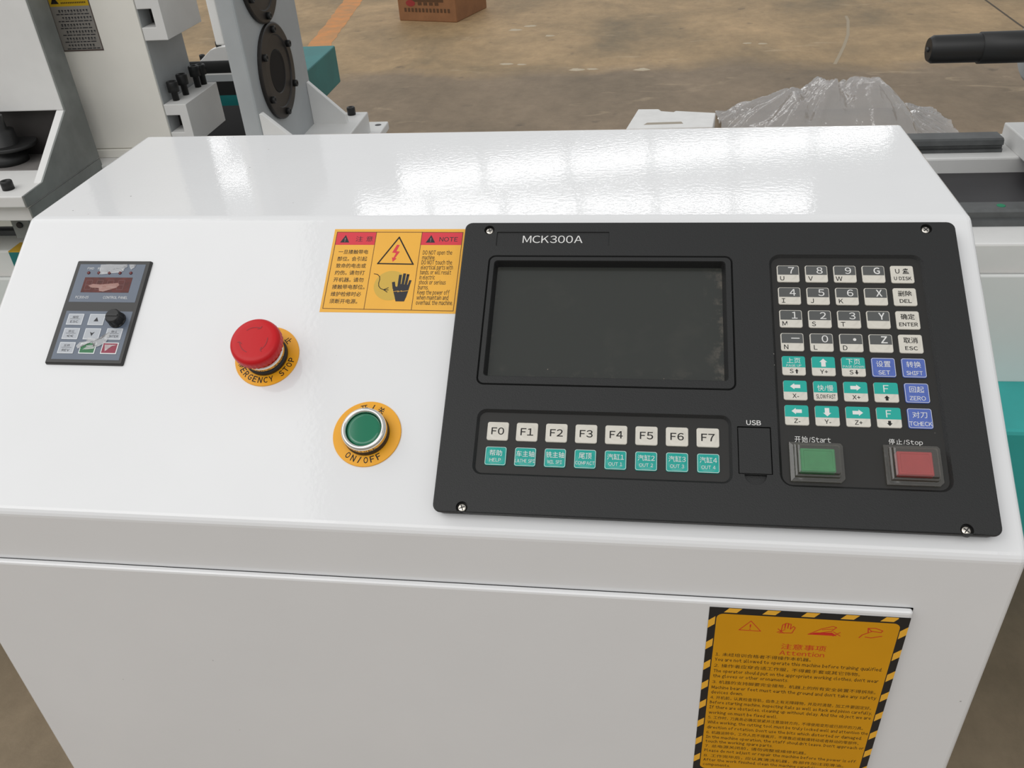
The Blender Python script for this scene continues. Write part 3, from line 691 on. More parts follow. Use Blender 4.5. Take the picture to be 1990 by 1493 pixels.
for k in range(4):
    X = ku(70.5+8.6*k); Y = kv(61.5)
    for (xa, ya, xb, yb) in ((-2, 4, 2, 4), (-2, 0, 2, 0), (-2, -4, 2, -4), (-2.4, .4, -2.4, 3.6), (2.4, .4, 2.4, 3.6), (-2.4, -3.6, -2.4, -.4), (2.4, -3.6, 2.4, -.4)): stroke(s, [(X+xa, Y+ya), (X+xb, Y+yb)], .7, 2.64)
s.obj('unlit_segments', mat('unlit_segment', (.10, .012, .009, 1), .3), wn)
for u in (67.6, 75.9, 84.4, 92.9, 101.6): MB().lathe([(1.25, 2.4), (1.2, 2.9), (.5, 3.1)], 18).obj('indicator_led', LEDM, kp, loc=(ku(u), kv(51.1), 0))
for t_, u_, v_, w_, h_ in (('FWD', 68.2, 47.2, 5.2, 1.9), ('REV', 76.4, 47.2, 5.0, 1.9), ('PC300-05', 68.4, 72.1, 10.4, 2.2), ('CONTROL PANEL', 95.0, 72.1, 19.4, 2.2)):
    s = MB(); text(s, t_, ku(u_), kv(v_), 2.56, w=w_, h=h_); s.obj('display_lettering', INKW, kp)
for (u, v, a, b) in ((68.8, 90.8, '编程', 'ESC'), (85.7, 90.8, '', 'up'), (69.0, 102.6, '移位', '<<'), (85.6, 102.6, '', 'down'), (102.5, 102.4, '确认', 'ENTER'), (69.1, 114.1, '反转', 'REV'), (85.6, 114.0, '', 'g'), (102.5, 113.9, '', 'm')):
    fc = {'g': KGREEN, 'm': KMAG}.get(b, KEYG)
    s = slab(MB(), -6.2, 6.2, -4.6, 4.6, .4, 2.4, 2.9, .2); k = s.obj('keypad_button', KEYB if b not in 'gm' else mat('keypad_white_rim', rgb(222, 226, 226), .35), kp, loc=(ku(u), kv(v), 0))
    MB().flat(rrect(-5.5, 5.5, -3.9, 3.9, .3, 2), 2.93).obj('button_face', fc, k)
    s = MB()
    if b == 'up': s.flat([(-1.9, -1.6), (1.9, -1.6), (0, 1.9)], 2.96)
    elif b == 'down': s.flat([(0, -1.9), (1.9, 1.6), (0, .6), (-1.9, 1.6)], 2.96)
    elif b not in 'gm':
        text(s, a, 0, 1.8, 2.96, w=4.6, h=2.0); text(s, b, 0, -2.0, 2.96, w={'ESC': 6.2, '<<': 5, 'ENTER': 8.4, 'REV': 5.8}[b], h=1.9, bold=.015); stroke(s, [(-3.8, .2), (3.8, .2)], .25, 2.96)
    if s.v: s.obj('lettering', INKG, k)
kn = MB(); n = 40
kn.loft([[((r_+(.25 if i % 4 < 2 else -.2)*q)*math.cos(2*PI*i/n), (r_+(.25 if i % 4 < 2 else -.2)*q)*math.sin(2*PI*i/n), z) for i in range(n)] for r_, z, q in ((6.4, 2.4, 0), (6.4, 3.2, 0), (5.9, 3.6, 1), (5.4, 9.4, 1), (5.0, 10.1, 0), (4.6, 10.3, 0))])
ko = kn.obj('speed_knob', BLACKM, kp, loc=(ku(102.0), kv(91.0), 0))
s = MB().box(-4.2, 4.2, -.7, .7, 10.2, 10.8); s.obj('pointer_rib', GASKET, ko)
# torn remains of the protective film
def film(name, pts, z, m, amp):
    s = MB(); cx = sum(p[0] for p in pts)/len(pts); cy = sum(p[1] for p in pts)/len(pts); rings = []
    for k in (1, .72, .42, .12): rings.append([(cx+(x-cx)*k, cy+(y-cy)*k, z+amp*(rnd.random() if k < 1 else .1)) for x, y in pts])
    s.loft(rings, cap0=False, smooth=True); return s.obj(name, m, kp)
P7 = lambda l: [(ku(a), kv(b)) for a, b in l]
film('torn_film', P7([(75.5, 44.0), (82, 43.6), (90, 43.7), (97, 43.6), (97.5, 46.0), (95.6, 47.0), (95.2, 49.6), (92, 50.8), (86, 51.4), (80, 52.4), (76.4, 52.6), (76.0, 49)]), 2.7, FILM, .7)
film('torn_film', P7([(98.2, 43.6), (104, 43.6), (103.6, 46), (101, 48.2), (99.6, 46.4)]), 2.7, FILM, .6)
film('torn_film', P7([(83.5, 105.8), (92, 106.6), (98, 104.6), (99.6, 100.6), (100.0, 104.6), (98.6, 109), (94, 112.6), (90, 113.6), (91.2, 109.6), (84.0, 109.4), (79.2, 110.2), (80.2, 113.6), (78.2, 114.8), (76.4, 112.6), (78.4, 109.6), (82.6, 109)]), 3.05, FILM, .5)
film('film_glare', P7([(70.6, 62.4), (74, 60.8), (80, 61.2), (88, 60.3), (94, 59.8), (95.4, 61.6), (93.6, 63.8), (88, 65.8), (84, 67.2), (80.6, 66.8), (79.6, 64.2), (74, 64.0)]), 2.7, FILMP, .5)  # window glare painted as a pink patch of film
film('torn_film', P7([(82.0, 115.4), (84.6, 113.2), (83.8, 112.2), (91.4, 111.4), (90.6, 114.6), (86, 115.2)]), 3.0, FILM, .4)
film('torn_film', P7([(99.6, 116.6), (98.2, 111.2), (107.6, 111.2), (104, 112.6)]), 3.0, FILM, .4)

# ------------------------------------------------------------------ attention sign on the door
SX, SZ = -.7, 4.35
sg = root('attention_sign', front_frame(584.3, -139.0, 4.2), 'large yellow bilingual attention sign with black hazard stripes on the cabinet door', 'sign')
fx = lambda x: x+SX-584.3
fz = lambda z: z+SZ+139.0
sx0, sx1, sz0, sz1 = fx(525.3), fx(644.6), fz(-231.5), fz(-53.2)
MB().box(sx0, sx1, sz0, sz1, 0, .3).obj('sign_sheet', mat('sign_black', (.012, .012, .013, 1), .45), sg)
# hazard stripes clipped to the border band
def clip(poly, f):
    out = []
    for i in range(len(poly)):
        a, b = poly[i], poly[(i+1) % len(poly)]; fa, fb = f(a), f(b)
        if fa >= 0: out.append(a)
        if (fa >= 0) != (fb >= 0):
            t = fa/(fa-fb); out.append((a[0]+(b[0]-a[0])*t, a[1]+(b[1]-a[1])*t))
    return out
def stripes(x0, x1, y0, y1, slope, x_first, step, wid):
    for i in range(-14, 40):
        xb = x_first+i*step
        p = [(xb, y0), (xb+wid, y0), (xb+wid+(y1-y0)*slope, y1), (xb+(y1-y0)*slope, y1)]
        for f in (lambda q: q[0]-x0, lambda q: x1-q[0]): 
            if p: p = clip(p, f)
        if len(p) > 2:
            MB().flat(p, .34).obj('hazard_stripe', SIGNY2, sg)
def vstripes(x0, x1, y0, y1, sl, first, step, wid):
    y = first
    while y > y0-step:
        p = [(x0, y), (x1, y+(x1-x0)*sl), (x1, y+(x1-x0)*sl-wid), (x0, y-wid)]
        for f in (lambda q: q[1]-y0, lambda q: y1-q[1]):
            if p: p = clip(p, f)
        if len(p) > 2: MB().flat(p, .34).obj('hazard_stripe', SIGNY2, sg)
        y -= step
stripes(sx0+7, sx1-7, fz(-57.3), fz(-53.3), .78, fx(534.2)-23.3*2, 23.3, 7.9)
stripes(sx0+5, sx1-5, fz(-231.4), fz(-227.6), .78, fx(534.2)-23.3*2+9, 23.3, 7.9)
vstripes(sx0, fx(529.4), fz(-227), fz(-60.5), 1.0, fz(-65.4), 20.9, 7.3)
vstripes(fx(640.4), sx1, fz(-227), fz(-60.5), 1.0, fz(-65.4), 20.9, 7.3)
inn = rrect(fx(530.1), fx(639.8), fz(-226.0), fz(-58.6), 4.2)
MB().flat(inn, .36).obj('sign_field', SIGNY, sg)
s = MB()
ix, iz = fx(551.4), fz(-68.8)
stroke(s, [(ix, iz+5), (ix+6.6, iz-3.9), (ix-6.6, iz-3.9)], .5, .42, closed=True); text(s, '!', ix, iz-.6, .42, h=5.2)
ix = fx(573.8); stroke(s, [(ix-3.4, iz-4.2), (ix-3.0, iz+3.2), (ix-1.6, iz+4.2), (ix-1.4, iz-.2), (ix-1.2, iz+4.8), (ix+.3, iz+4.8), (ix+.3, iz+.2), (ix+.6, iz+4.4), (ix+2.0, iz+4.2), (ix+2.0, iz-.4), (ix+3.6, iz+2.2), (ix+4.8, iz+1.2), (ix+3.4, iz-3.8), (ix-4.4, iz-4.4)], .5, .42)
stroke(s, [(ix-5.4, iz-.8), (ix-1.6, iz-4.4)], .5, .42); stroke(s, [(ix-5.6, iz-4.0), (ix-1.2, iz-1.2)], .5, .42)
ix = fx(596.4); stroke(s, [(ix-9.4, iz-4.2), (ix-2.0, iz+1.6), (ix+4.4, iz+4.4), (ix+6.6, iz+3.6), (ix+4.0, iz-.2), (ix-9.4, iz-4.2)], .5, .42)
s.flat([(ix-9.4, iz-4.3), (ix-5.8, iz-2.2), (ix+4.6, iz-1.4), (ix+8.0, iz-4.2)], .41); stroke(s, [(ix+5.4, iz-.6), (ix+9.8, iz-4.0)], .5, .42); stroke(s, [(ix+5.6, iz-4.4), (ix+9.4, iz-.8)], .5, .42); stroke(s, [(ix-1.4, iz+.8), (ix+4.6, iz+2.0)], .4, .42)
ix = fx(624.6); stroke(s, [(ix-3.0, iz+4.6), (ix+1.2, iz+5.0), (ix+5.8, iz+3.0), (ix+5.0, iz+1.4), (ix-.6, iz+2.0)], .55, .42, closed=True); stroke(s, [(ix-3.0, iz+4.2), (ix-2.4, iz+.4), (ix-5.6, iz-1.8), (ix-7.0, iz-4.4)], .55, .42); stroke(s, [(ix-.4, iz+1.8), (ix-2.4, iz+.4)], .5, .42); stroke(s, [(ix-3.4, iz-3.6), (ix, iz-4.0), (ix+6.0, iz-2.0)], .55, .42)
s.obj('safety_pictograms', INKR, sg)
s = MB(); text(s, '注意事项', fx(585.9), fz(-85.8), .42, w=27.6, h=5.4); text(s, 'Attention', fx(585.6), fz(-91.9), .42, w=27.6, h=4.4, res=3); s.obj('title_lettering', INKR, sg)
LN = [(-97.4, 60.0, '1. 未经培训合格者不得操作本机器。'), (-102.9, 104.5, 'You are not allowed to operate this machine before training qualified.'),
      (-108.7, 92.0, '2. 操作者应穿合适工作服，不得戴手套或其它饰物。'), (-114.5, 104.2, "The operator should put on the appropriate working clothes, don't wear"), (-119.7, 48.5, 'the gloves or other oronaments.'),
      (-125.8, 104.5, '3. 机器的支持脚要完全接地，机器上的所有安全装置不得拆除。'), (-131.8, 105.8, "Machine bearer feet must earth the ground and don't take any safety"), (-137.0, 21.0, 'devices down.'),
      (-142.5, 104.5, '4. 开机前，认真检查导轨，齿条上有无障碍物，并及时清楚，加工件要固定好。'), (-148.1, 106.0, 'Before starting machine, inspecting Rails as well as Rack and pinion carefully,'), (-153.4, 106.0, 'If there are obstacles, cleaning up without delay. And the object we are'), (-159.4, 46.0, 'working on must be fixed well.'),
      (-164.8, 103.0, '5. 工作时，刀具务必确实锁紧并注意旋转方向，不得使用变形或已损坏的刀具。'), (-170.5, 107.0, 'While working, the cutting tool must be truly locked well and attention the'), (-176.3, 104.0, "direction of rotation. Don't use the bits which distorted or damaged."),
      (-182.0, 103.0, '6. 机器运转中，工作人员不得离开，不得靠近或触摸转动或者移动的零部件。'), (-187.6, 107.0, "In the machine operation, the staff shouldn't leave. Don't approach or"), (-192.8, 46.5, 'touch the working spare parts.'),
      (-198.1, 70.0, '7. 总电源关闭前，请勿调整或维修机器。'), (-203.8, 105.0, 'Please do not adjust or repair the machine before the power is off.'), (-209.8, 97.0, '8. 工作完毕后，应认真清洗机器，各部件加注润滑油。'), (-215.4, 101.0, 'After the work finished, clean the machine carefully and lubricate'), (-221.0, 19.5, 'components.')]
for z, w_, t in LN:
    s = MB(); zh = t[0].isdigit()
    text(s, t, fx(532.0), fz(z)-(1.5 if zh else 1.3), .42, size=3.8 if zh else 4.2, w=w_, align='L', bold=.0 if zh else .012, res=2 if zh else 1)
    s.obj('lettering_line', mat('sign_brown_ink', (.035, .02, .006, 1), .5), sg)

# ------------------------------------------------------------------ lathe bed
GB = -.25
bed, off = lroot('lathe_bed', (.3, .62, -ZR), 'long white and teal lathe bed with two dark rails, running behind the console', 'machine bed')
def lpart(name, mb, m, par, off, bevel=0.0): return mb.obj(name, m, par, loc=off, scale=1, bevel=bevel)
XL, XRt = -1.5, 2.1
lpart('front_beam', MB().box(XL, XRt, .488, .600, -.293, GB), WHITE2, bed, off, .003)
lpart('front_beam_face', MB().box(XL, XRt, .4835, .600, -.458, -.293), mat('pale_grey_paint', (.76, .77, .755, 1), .4, vary=.06, vscale=6), bed, off, .002)
lpart('teal_base', MB().box(XL+.1, XRt-.1, .369, .93, -.665, -.457), TEAL, bed, off, .006)
for lx in (.16, 1.78): lpart('bed_leg', MB().box(lx, lx+.2, .42, .90, -ZR, -.664), TEAL, bed, off, .004)
fr = [(.540, GB), (.540, GB+.008), (.545, GB+.010), (.545, GB+.018), (.548, GB+.021), (.572, GB+.021), (.575, GB+.018), (.575, GB+.010), (.580, GB+.008), (.580, GB)]
lpart('front_rail', MB().prism(fr, 0, XL, XRt), RAILM, bed, off)
lpart('chip_trough', MB().box(XL, XRt, .600, .80, -.458, -.274), TROUGH, bed, off)
lpart('rear_beam', MB().box(XL, XRt, .794, .905, -.458, GB), WHITE2, bed, off, .003)
rr_ = [(.817, GB), (.817, GB+.005), (.821, GB+.006), (.821, GB+.010), (.817, GB+.012), (.819, GB+.019), (.823, GB+.021), (.852, GB+.021), (.855, GB+.018), (.851, GB+.012), (.855, GB)]
lpart('rear_rail', MB().prism(rr_, 0, XL, 1.045), RAILM, bed, off)
MB().lathe([(.006, 0), (.005, .0006)], 9).obj('green_paint_dab', GREENSPOT, bed, loc=(off[0]+.952, off[1]+.560, off[2]-.2291), scale=1)

# ------------------------------------------------------------------ tailstock
ts, off = lroot('tailstock', (1.2, .70, GB), 'grey tailstock with a stepped black quill pointing along the lathe', 'tailstock')
MX = Matrix.Translation((0, .70, -.0625)) @ Matrix.Rotation(math.pi/2, 4, 'Y')
s = MB().lathe([(.0146, .8655), (.0150, .866), (.0180, .8708), (.0184, .936), (.0184, .97)], 40, M=MX); q = lpart('quill', s, BLACKM, ts, off)
s = MB().lathe([(.0150, .930), (.0203, .931), (.0205, 1.06)], 40, M=MX); lpart('quill_sleeve', s, BLACKM, ts, off)
s = MB().lathe([(.0025, .8625), (.004, .8665)], 12, M=MX); lpart('quill_tip', s, DARKST, ts, off)
s = MB().prism([(.62, -.16), (.62, -.08), (.66, -.018), (.76, -.018), (.80, -.08), (.80, -.16)], 0, 1.11, 1.26); lpart('tailstock_body', s, GREYP, ts, off, .004)
s = MB().lathe([(.040, 1.008), (.046, 1.012), (.046, 1.112)], 40, M=Matrix.Translation((0, .728, -.0705)) @ Matrix.Rotation(math.pi/2, 4, 'Y')); lpart('barrel_housing', s, GREYP, ts, off)
s = MB().prism([(.50, -.22), (.50, -.185), (.62, -.155), (.80, -.155), (.83, -.185), (.83, -.22)], 0, 1.11, 1.26); lpart('saddle', s, GREYP, ts, off, .003)
lpart('rail_slider', MB().box(1.12, 1.25, .534, .586, -.2296, -.2195), GREYP, ts, off, .001)
s = MB().box(1.062, 1.24, .60, .875, -.2505, -.2215); lpart('base_plate', s, WHITE2, ts, off, .002)

# ------------------------------------------------------------------ cutting-tool carriage (front bracket)
cg, off = lroot('tool_carriage', (-.42, .53, -.229), 'white welded carriage bracket with a dark opening and grey side, riding the front rail', 'machine carriage')
XB = -.33; XE = -.62
lpart('carriage_base', MB().box(XE, XB, .435, .622, -.1625, -.147), WHITE2, cg, off, .0015)
lpart('slide_plate', MB().box(XE, XB+.0015, .446, .624, -.186, -.1635), WHITE2, cg, off, .0015)
lpart('side_cheek', MB().prism([(.4352, -.1624), (.4352, -.147), (.482, -.1455), (.585, -.079), (.585, .30), (.628, .30), (.628, -.1624)], 0, XB, XB+.0025), STEELG, cg, off)
lpart('side_cheek_lower', MB().box(XB+.0015, XB+.004, .437, .626, -.188, -.1640), STEELG, cg, off)
lpart('upright_slab', MB().box(XE, XB, .585, .628, -.079, .30), WHITE2, cg, off, .0015)
lpart('gusset', MB().prism([(.482, -.147), (.585, -.079), (.597, -.079), (.597, -.147)], 0, XB-.0115, XB), WHITE2, cg, off, .0008)
lpart('dark_back_plate', MB().box(XE, XB-.0115, .597, .627, -.147, -.079), SHADED_DIRT, cg, off)
lpart('inner_shade_pan', MB().box(XE, XB-.0115, .533, .598, -.1475, -.1455), mat('shaded_grey', (.22, .205, .195, 1), .6, vary=.3, vscale=14), cg, off)  # shade on the base inside the opening, put into a darker sheet
MXz = Matrix.Translation((-.427, .566, 0))
lpart('spindle_nut', MB().lathe([(.026, -.147), (.026, -.135), (.020, -.132), (.020, -.10), (.012, -.098), (.012, -.079)], 28, M=MXz), BLACKM, cg, off)
lpart('clutch_ring', MB().lathe([(.034, -.138), (.034, -.133)], 28, M=Matrix.Translation((-.418, .570, .014))), BLACKM, cg, off)
def cap_screw(name, par, off, x, y, z, r=.0068, h=.011, shank=0.0, sr=.0042, m=None):
    prof_ = [(sr, z), (sr, z+shank)] if shank else []
    prof_ += [(r, z+shank), (r, z+shank+h*.9), (r*.9, z+shank+h), (r*.55, z+shank+h), (r*.5, z+shank+h*.6)]
    return lpart(name, MB().lathe(prof_, 20, M=Matrix.Translation((x, y, 0))), m or BLACKM, par, off)
cap_screw('cap_screw', cg, off, -.3655, .4625, -.147, r=.0078, h=.012)
lpart('rail_slider', MB().box(-.52, -.40, .534, .586, -.2296, -.1855), mat('slider_steel', (.5, .5, .49, 1), .4, vary=.1), cg, off, .001)
lpart('slider_block', MB().box(XE, -.385, .470, .60, -.205, -.1858), CREAM, cg, off, .002)
s = MB().box(-.388, -.362, .470, .4735, -.222, -.186); lpart('wiper_bracket', s, STEELG, cg, off)
lpart('wiper_screw', MB().lathe([(.0045, 0), (.004, .003)], 14, M=Matrix.Translation((-.376, .470, -.202)) @ Matrix.Rotation(math.pi/2, 4, 'X')), BLACKM, cg, off)
# small stop block on the bed
sb, off = lroot('stop_block', (-.40, .49, GB), 'small teal and ochre stop block on the bed edge beneath the carriage', 'block')
lpart('block_body', MB().prism([(.470, GB-.018), (.470, GB+.006), (.50, GB+.006), (.50, GB), (.486, GB), (.486, GB-.018)], 0, -.411, -.36), TEALD, sb, off)
lpart('ochre_cap', MB().box(-.411, -.36, .470, .50, GB+.006, GB+.0075), BRASSY, sb, off)

# ------------------------------------------------------------------ tool post
tp, off = lroot('tool_post', (-.29, .72, -.20), 'tall cream tool post with two slotted tool holders on its side', 'tool post')
XC = -.222; YC = .66; ZT = .34
lpart('post_column', MB().box(-.44, XC, YC, .777, -.161, ZT), CREAM, tp, off, .0015)
lpart('post_side_plate', MB().box(XC-.001, XC+.0012, YC+.003, .776, -.160, ZT-.001), GREYP, tp, off)
lpart('post_foot', MB().box(-.45, XC+.004, YC-.004, .79, -.174, -.1615), CREAM, tp, off, .001)
lpart('post_base', MB().box(-.48, -.226, .64, .785, -.2285, -.1745), WHITE2, tp, off, .002)
lpart('post_slide', MB().box(-.48, -.275, .6235, .862, -.2296, -.174), WHITE2, tp, off, .002)
def holder(z0, z1, s0, s1, y1):
    # a C-shaped block: the slot opens towards the column
    p = [(XC+.0015, z0), (-.1855, z0), (-.1855, z1), (XC+.0015, z1), (XC+.0015, s1), (-.199, s1), (-.199, s0), (XC+.0015, s0)]
    n = len(p); v = [(x, YC, z) for x, z in p]+[(x, y1, z) for x, z in p]
    s = MB(); s.add(v, [(0, 1, 6, 7), (1, 2, 5, 6), (2, 3, 4, 5), (n+7, n+6, n+1, n), (n+6, n+5, n+2, n+1), (n+5, n+4, n+3, n+2)]+[((i+1) % n, i, i+n, (i+1) % n+n) for i in range(n)])
    return lpart('tool_holder', s, WHITE2, tp, off, .0008)
holder(-.158, -.0965, -.138, -.1125, .779)
holder(-.006, .062, .0115, .036, .779)
lpart('slot_back', MB().box(XC+.001, -.199, YC+.035, YC+.04, -.138, -.1125), SHADED_DIRT, tp, off)
lpart('slot_back', MB().box(XC+.001, -.199, YC+.035, YC+.04, .0115, .036), SHADED_DIRT, tp, off)
for x, y, hh in ((-.2095, .682, .022), (-.2065, .7105, .027), (-.2045, .752, .029), (-.2015, .780-.012, .026)):
    cap_screw('clamp_screw', tp, off, x, y, -.0968, r=.0083, h=.015, shank=hh*.6, sr=.0048)
# warning plate on the post
st, off = lroot('machine_plate', (-.317, YC, .02), 'grey and yellow printed warning plate on the cream tool post', 'plate')
MZ = YC-.0006
def flat_y(mb, x0, x1, z0, z1, y): mb.add([(x0, y, z0), (x1, y, z0), (x1, y, z1), (x0, y, z1)], [(0, 1, 2, 3)])
lpart('plate_sheet', MB().box(-.348, -.2865, MZ, YC+.0005, -.0165, .105), STK, st, off)
s = MB(); flat_y(s, -.3465, -.288, .044, .104, MZ-.0001); lpart('yellow_header', s, STKY, st, off)
s = MB()
for q in ((-.348, -.347, -.0165, .105), (-.2878, -.2866, -.0165, .105), (-.348, -.2866, -.0165, -.0148)): flat_y(s, *q, MZ-.0002)
lpart('border_line', s, STKP, st, off)
s = MB(); s.add([(-.344, MZ-.0003, .0475), (-.332, MZ-.0003, .0475), (-.338, MZ-.0003, .058)], [(0, 1, 2)]); lpart('warning_triangle', s, INK, st, off)
s = MB()
for i in range(7): flat_y(s, -.329+i*.0055, -.325+i*.0055, .0525, .057, MZ-.0003)
for i in range(14): flat_y(s, -.329+i*.0027, -.3272+i*.0027, .0475, .0495, MZ-.0003)
lpart('header_print', s, mat('plate_brown_ink', rgb(70, 52, 12), .6), st, off)
for k in range(6):
    z = .0378-k*.0093; s = MB(); x = -.340+rnd.uniform(0, .006)
    for i in range(rnd.randint(9, 11)):
        flat_y(s, x+.0005, x+.0032, z-.0001, z+.0014, MZ-.0003); flat_y(s, x+.0012+rnd.uniform(0, .001), x+.0024, z-.0017, z+.0018, MZ-.00031)
        if rnd.random() > .5: flat_y(s, x+.0003, x+.0034, z-.0017, z-.0011, MZ-.00032)
        x += .0046
        if x > -.2925: break
    x = -.341
    while x < -.293:
        L = rnd.uniform(.003, .008); flat_y(s, x, min(x+L, -.2905), z-.0049, z-.0036, MZ-.0003); x += L+.0013
    lpart('print_line', s, INKG, st, off)

# ------------------------------------------------------------------ bearing plate with flanges
bp, off = lroot('bearing_stand', (-.06, .72, GB), 'white upright bearing stand carrying two dark round flanges, braced by gussets', 'bearing stand')
XR = -.053
lpart('upright_plate', MB().box(-.079, XR, .602, .838, -.215, .30), GREYP, bp, off, .003)
lpart('rear_stiffener', MB().box(-.0925, -.079, .606, .830, -.004, .30), WHITE2, bp, off, .002)
MXr = lambda y, z: Matrix.Translation((XR, y, z)) @ Matrix.Rotation(math.pi/2, 4, 'Y')
def flange(y, z, R_):
    s = MB().lathe([(R_*.985, -.001), (R_, .001), (R_, .0045), (R_*.97, .0055), (R_*.76, .0058), (R_*.74, .0040), (R_*.46, .0036), (R_*.44, .0024), (R_*.30, .0020)], 64, M=MXr(y, z), smooth=False, cap1=True)
    f = lpart('flange', s, mat('burnt_steel', (.026, .022, .020, 1), .45, metal=.2, vary=.3, vscale=25), bp, off)
    s = MB().lathe([(R_*.44, .0025), (R_*.43, .0032), (R_*.40, .0026)], 48, M=MXr(y, z), cap0=False, cap1=True); s.obj('bore', mat('bore_black', (.004, .004, .005, 1), .6, spec=.2), f, scale=1)
    for k in range(6):
        a = math.radians(28+60*k); yy, zz = y+R_*.86*math.cos(a), z+R_*.86*math.sin(a)
        s = MB().lathe([(.0050, .005), (.0050, .0105), (.0045, .0112), (.0024, .0112), (.0024, .008)], 16, M=MXr(yy, zz)); s.obj('flange_screw', BLACKM, f, scale=1)
    return f
flange(.700, -.0635, .0675)
flange(.698, .0725, .0680)
s = MB().prism([(XR, -.205), (XR, -.0975), (XR+.004, -.0965), (-.002, -.140), (.010, -.205)], 1, .604, .613); lpart('front_gusset', s, WHITE2, bp, off, .001)
s = MB().prism([(XR, -.205), (XR, -.1120), (XR+.002, -.1115), (.004, -.1660), (.006, -.205)], 1, .818, .828); lpart('rear_gusset', s, WHITE2, bp, off, .001)
lpart('weld_bead', MB().lathe([(.006, 0), (.0065, .08), (.006, .16)], 10, M=Matrix.Translation((XR, .816, -.198)) @ Matrix.Rotation(math.radians(90), 4, 'Y') @ Matrix.Scale(.4, 4, (0, 0, 1))), WHITE2, bp, off)
lpart('foot_plate', MB().box(-.10, .0245, .53, .88, -.2145, -.180), WHITE2, bp, off, .002)
cap_screw('foot_screw', bp, off, .0, .865, -.180, r=.007, h=.013)
cap_screw('foot_screw', bp, off, .0, .64, -.180, r=.007, h=.013)
lpart('lower_clamp', MB().box(-.02, .044, .862, .932, -.2275, -.2135), WHITE2, bp, off, .002)
lpart('clamp_spacer', MB().box(-.02, .02, .868, .902, -.2505, -.2270), WHITE2, bp, off, .001)
for y0, y1 in ((.534, .586), (.810, .862)): lpart('rail_slider', MB().box(-.09, .012, y0, y1, -.2296, -.2140), MATS['slider_steel'], bp, off, .001)
lpart('clamp_hole', MB().lathe([(.006, 0), (.0055, .0004)], 14, M=Matrix.Translation((.030, .912, -.2136))), DARKST, bp, off)

# ------------------------------------------------------------------ drive shaft, bellows, rear plate, teal cover
sh, off = lroot('drive_shaft', (-.25, .80, -.079), 'black round shaft running along the lathe behind the tool post', 'shaft')
lpart('shaft_bar', MB().lathe([(.0088, -.75), (.0095, -.749), (.0095, -.0775)], 28, M=Matrix.Translation((0, .80, -.079)) @ Matrix.Rotation(math.pi/2, 4, 'Y')), BLACKM, sh, off)
bl, off = lroot('bellows_cover', (-.45, 1.0, -.25), 'black ribbed bellows cover lying over the bed behind the tool post', 'bellows')
Y0, Y1, ZB0, ZB1 = .9035, 1.10, -.252, -.234
nR = 12; pts = []
for i in range(nR+1):
    t = i/nR; y = Y0+(Y1-Y0)*t; z = ZB0+(ZB1-ZB0)*t
    pts += [(y, z), (y+(Y1-Y0)/nR*.5, z+.011)] if i < nR else [(y, z)]
s = MB().prism(pts+[(Y1, -.30), (Y0, -.30)], 0, -.85, -.12); lpart('ribbed_cover', s, mat('bellows_black', (.007, .007, .008, 1), .6, spec=.3), bl, off)
tc_, off = lroot('teal_cover_box', (-.37, 1.3, -ZR), 'dark teal box cover on a leg behind the bearing stand', 'cover')
lpart('cover_body', MB().box(-.42, -.2005, 1.185, 1.463, -.283, -.2), TEALD, tc_, off, .003)
lpart('cover_leg', MB().box(-.41, -.33, 1.24, 1.40, -ZR, -.283), TEALD, tc_, off, .003)
rp, off = lroot('rear_channel', (-.75, 1.174, -ZR), 'long black channel between a grey and a teal strip, behind the tool post', 'channel')
lpart('dark_channel', MB().box(-1.2, -.43, 1.164, 1.185, -.224, -.196), BLACKM, rp, off)
lpart('dark_channel', MB().box(-.43, -.32, 1.164, 1.184, -.224, -.196), BLACKM, rp, off)
lpart('grey_strip', MB().box(-1.2, -.32, 1.164, 1.184, -.196, -.183), GREYP, rp, off)
lpart('teal_strip', MB().box(-1.2, -.32, 1.164, 1.184, -.250, -.224), TEALD, rp, off)
lpart('channel_leg', MB().box(-.80, -.70, 1.164, 1.184, -ZR, -.249), TEALD, rp, off)
wp, off = lroot('rear_bracket', (-.37, 1.18, -.183), 'white sloping bracket with two black screws beyond the black shaft', 'bracket')
lpart('bracket_plate', MB().prism([(-.43, -.1835), (-.400, -.162), (-.363, -.134), (-.345, -.129), (-.30, -.128), (-.30, -.1835)], 1, 1.164, 1.184), WHITE2, wp, off, .001)
for x, z in ((-.388, -.1555), (-.348, -.131)):
    cap_screw('bracket_screw', wp, off, x, 1.174, z, r=.0058, h=.011)

# ------------------------------------------------------------------ things on the floor behind the machine
cb = root('cardboard_box', Matrix.Translation((-1.24, 5.92, 0)) @ Matrix.Rotation(math.atan2(5.788-5.92, -.795+1.24), 4, 'Z'), 'brown printed cardboard box standing on the floor by the orange line', 'box')
BW, BD, BH = .464, .50, .40
MB().box(0, BW, 0, BD, 0, BH).obj('carton', CARD, cb, scale=1, bevel=.006)
def fp(name, rects, m, y=-.0012):
    s = MB()
    for x0, x1, z0, z1 in rects: s.add([(x0, y, z0), (x1, y, z0), (x1, y, z1), (x0, y, z1)], [(0, 1, 2, 3)])
    s.obj(name, m, cb, scale=1)
fp('black_print', [(.11, .37, .150, .30)], CARDBLK)
fp('printed_characters', [(.05+i*.029, .068+i*.029, .062, .088) for i in range(13)], CARDINK)
fp('printed_characters', [(.165+i*.045, .195+i*.045, .108, .128) for i in range(4)], CARDINK)
s = MB(); s.add([(.105+.038*math.cos(t*.5), -.0013, .120+.022*math.sin(t*.5)) for t in range(13)], [tuple(range(13))]); s.obj('red_emblem', CARDRED, cb, scale=1)
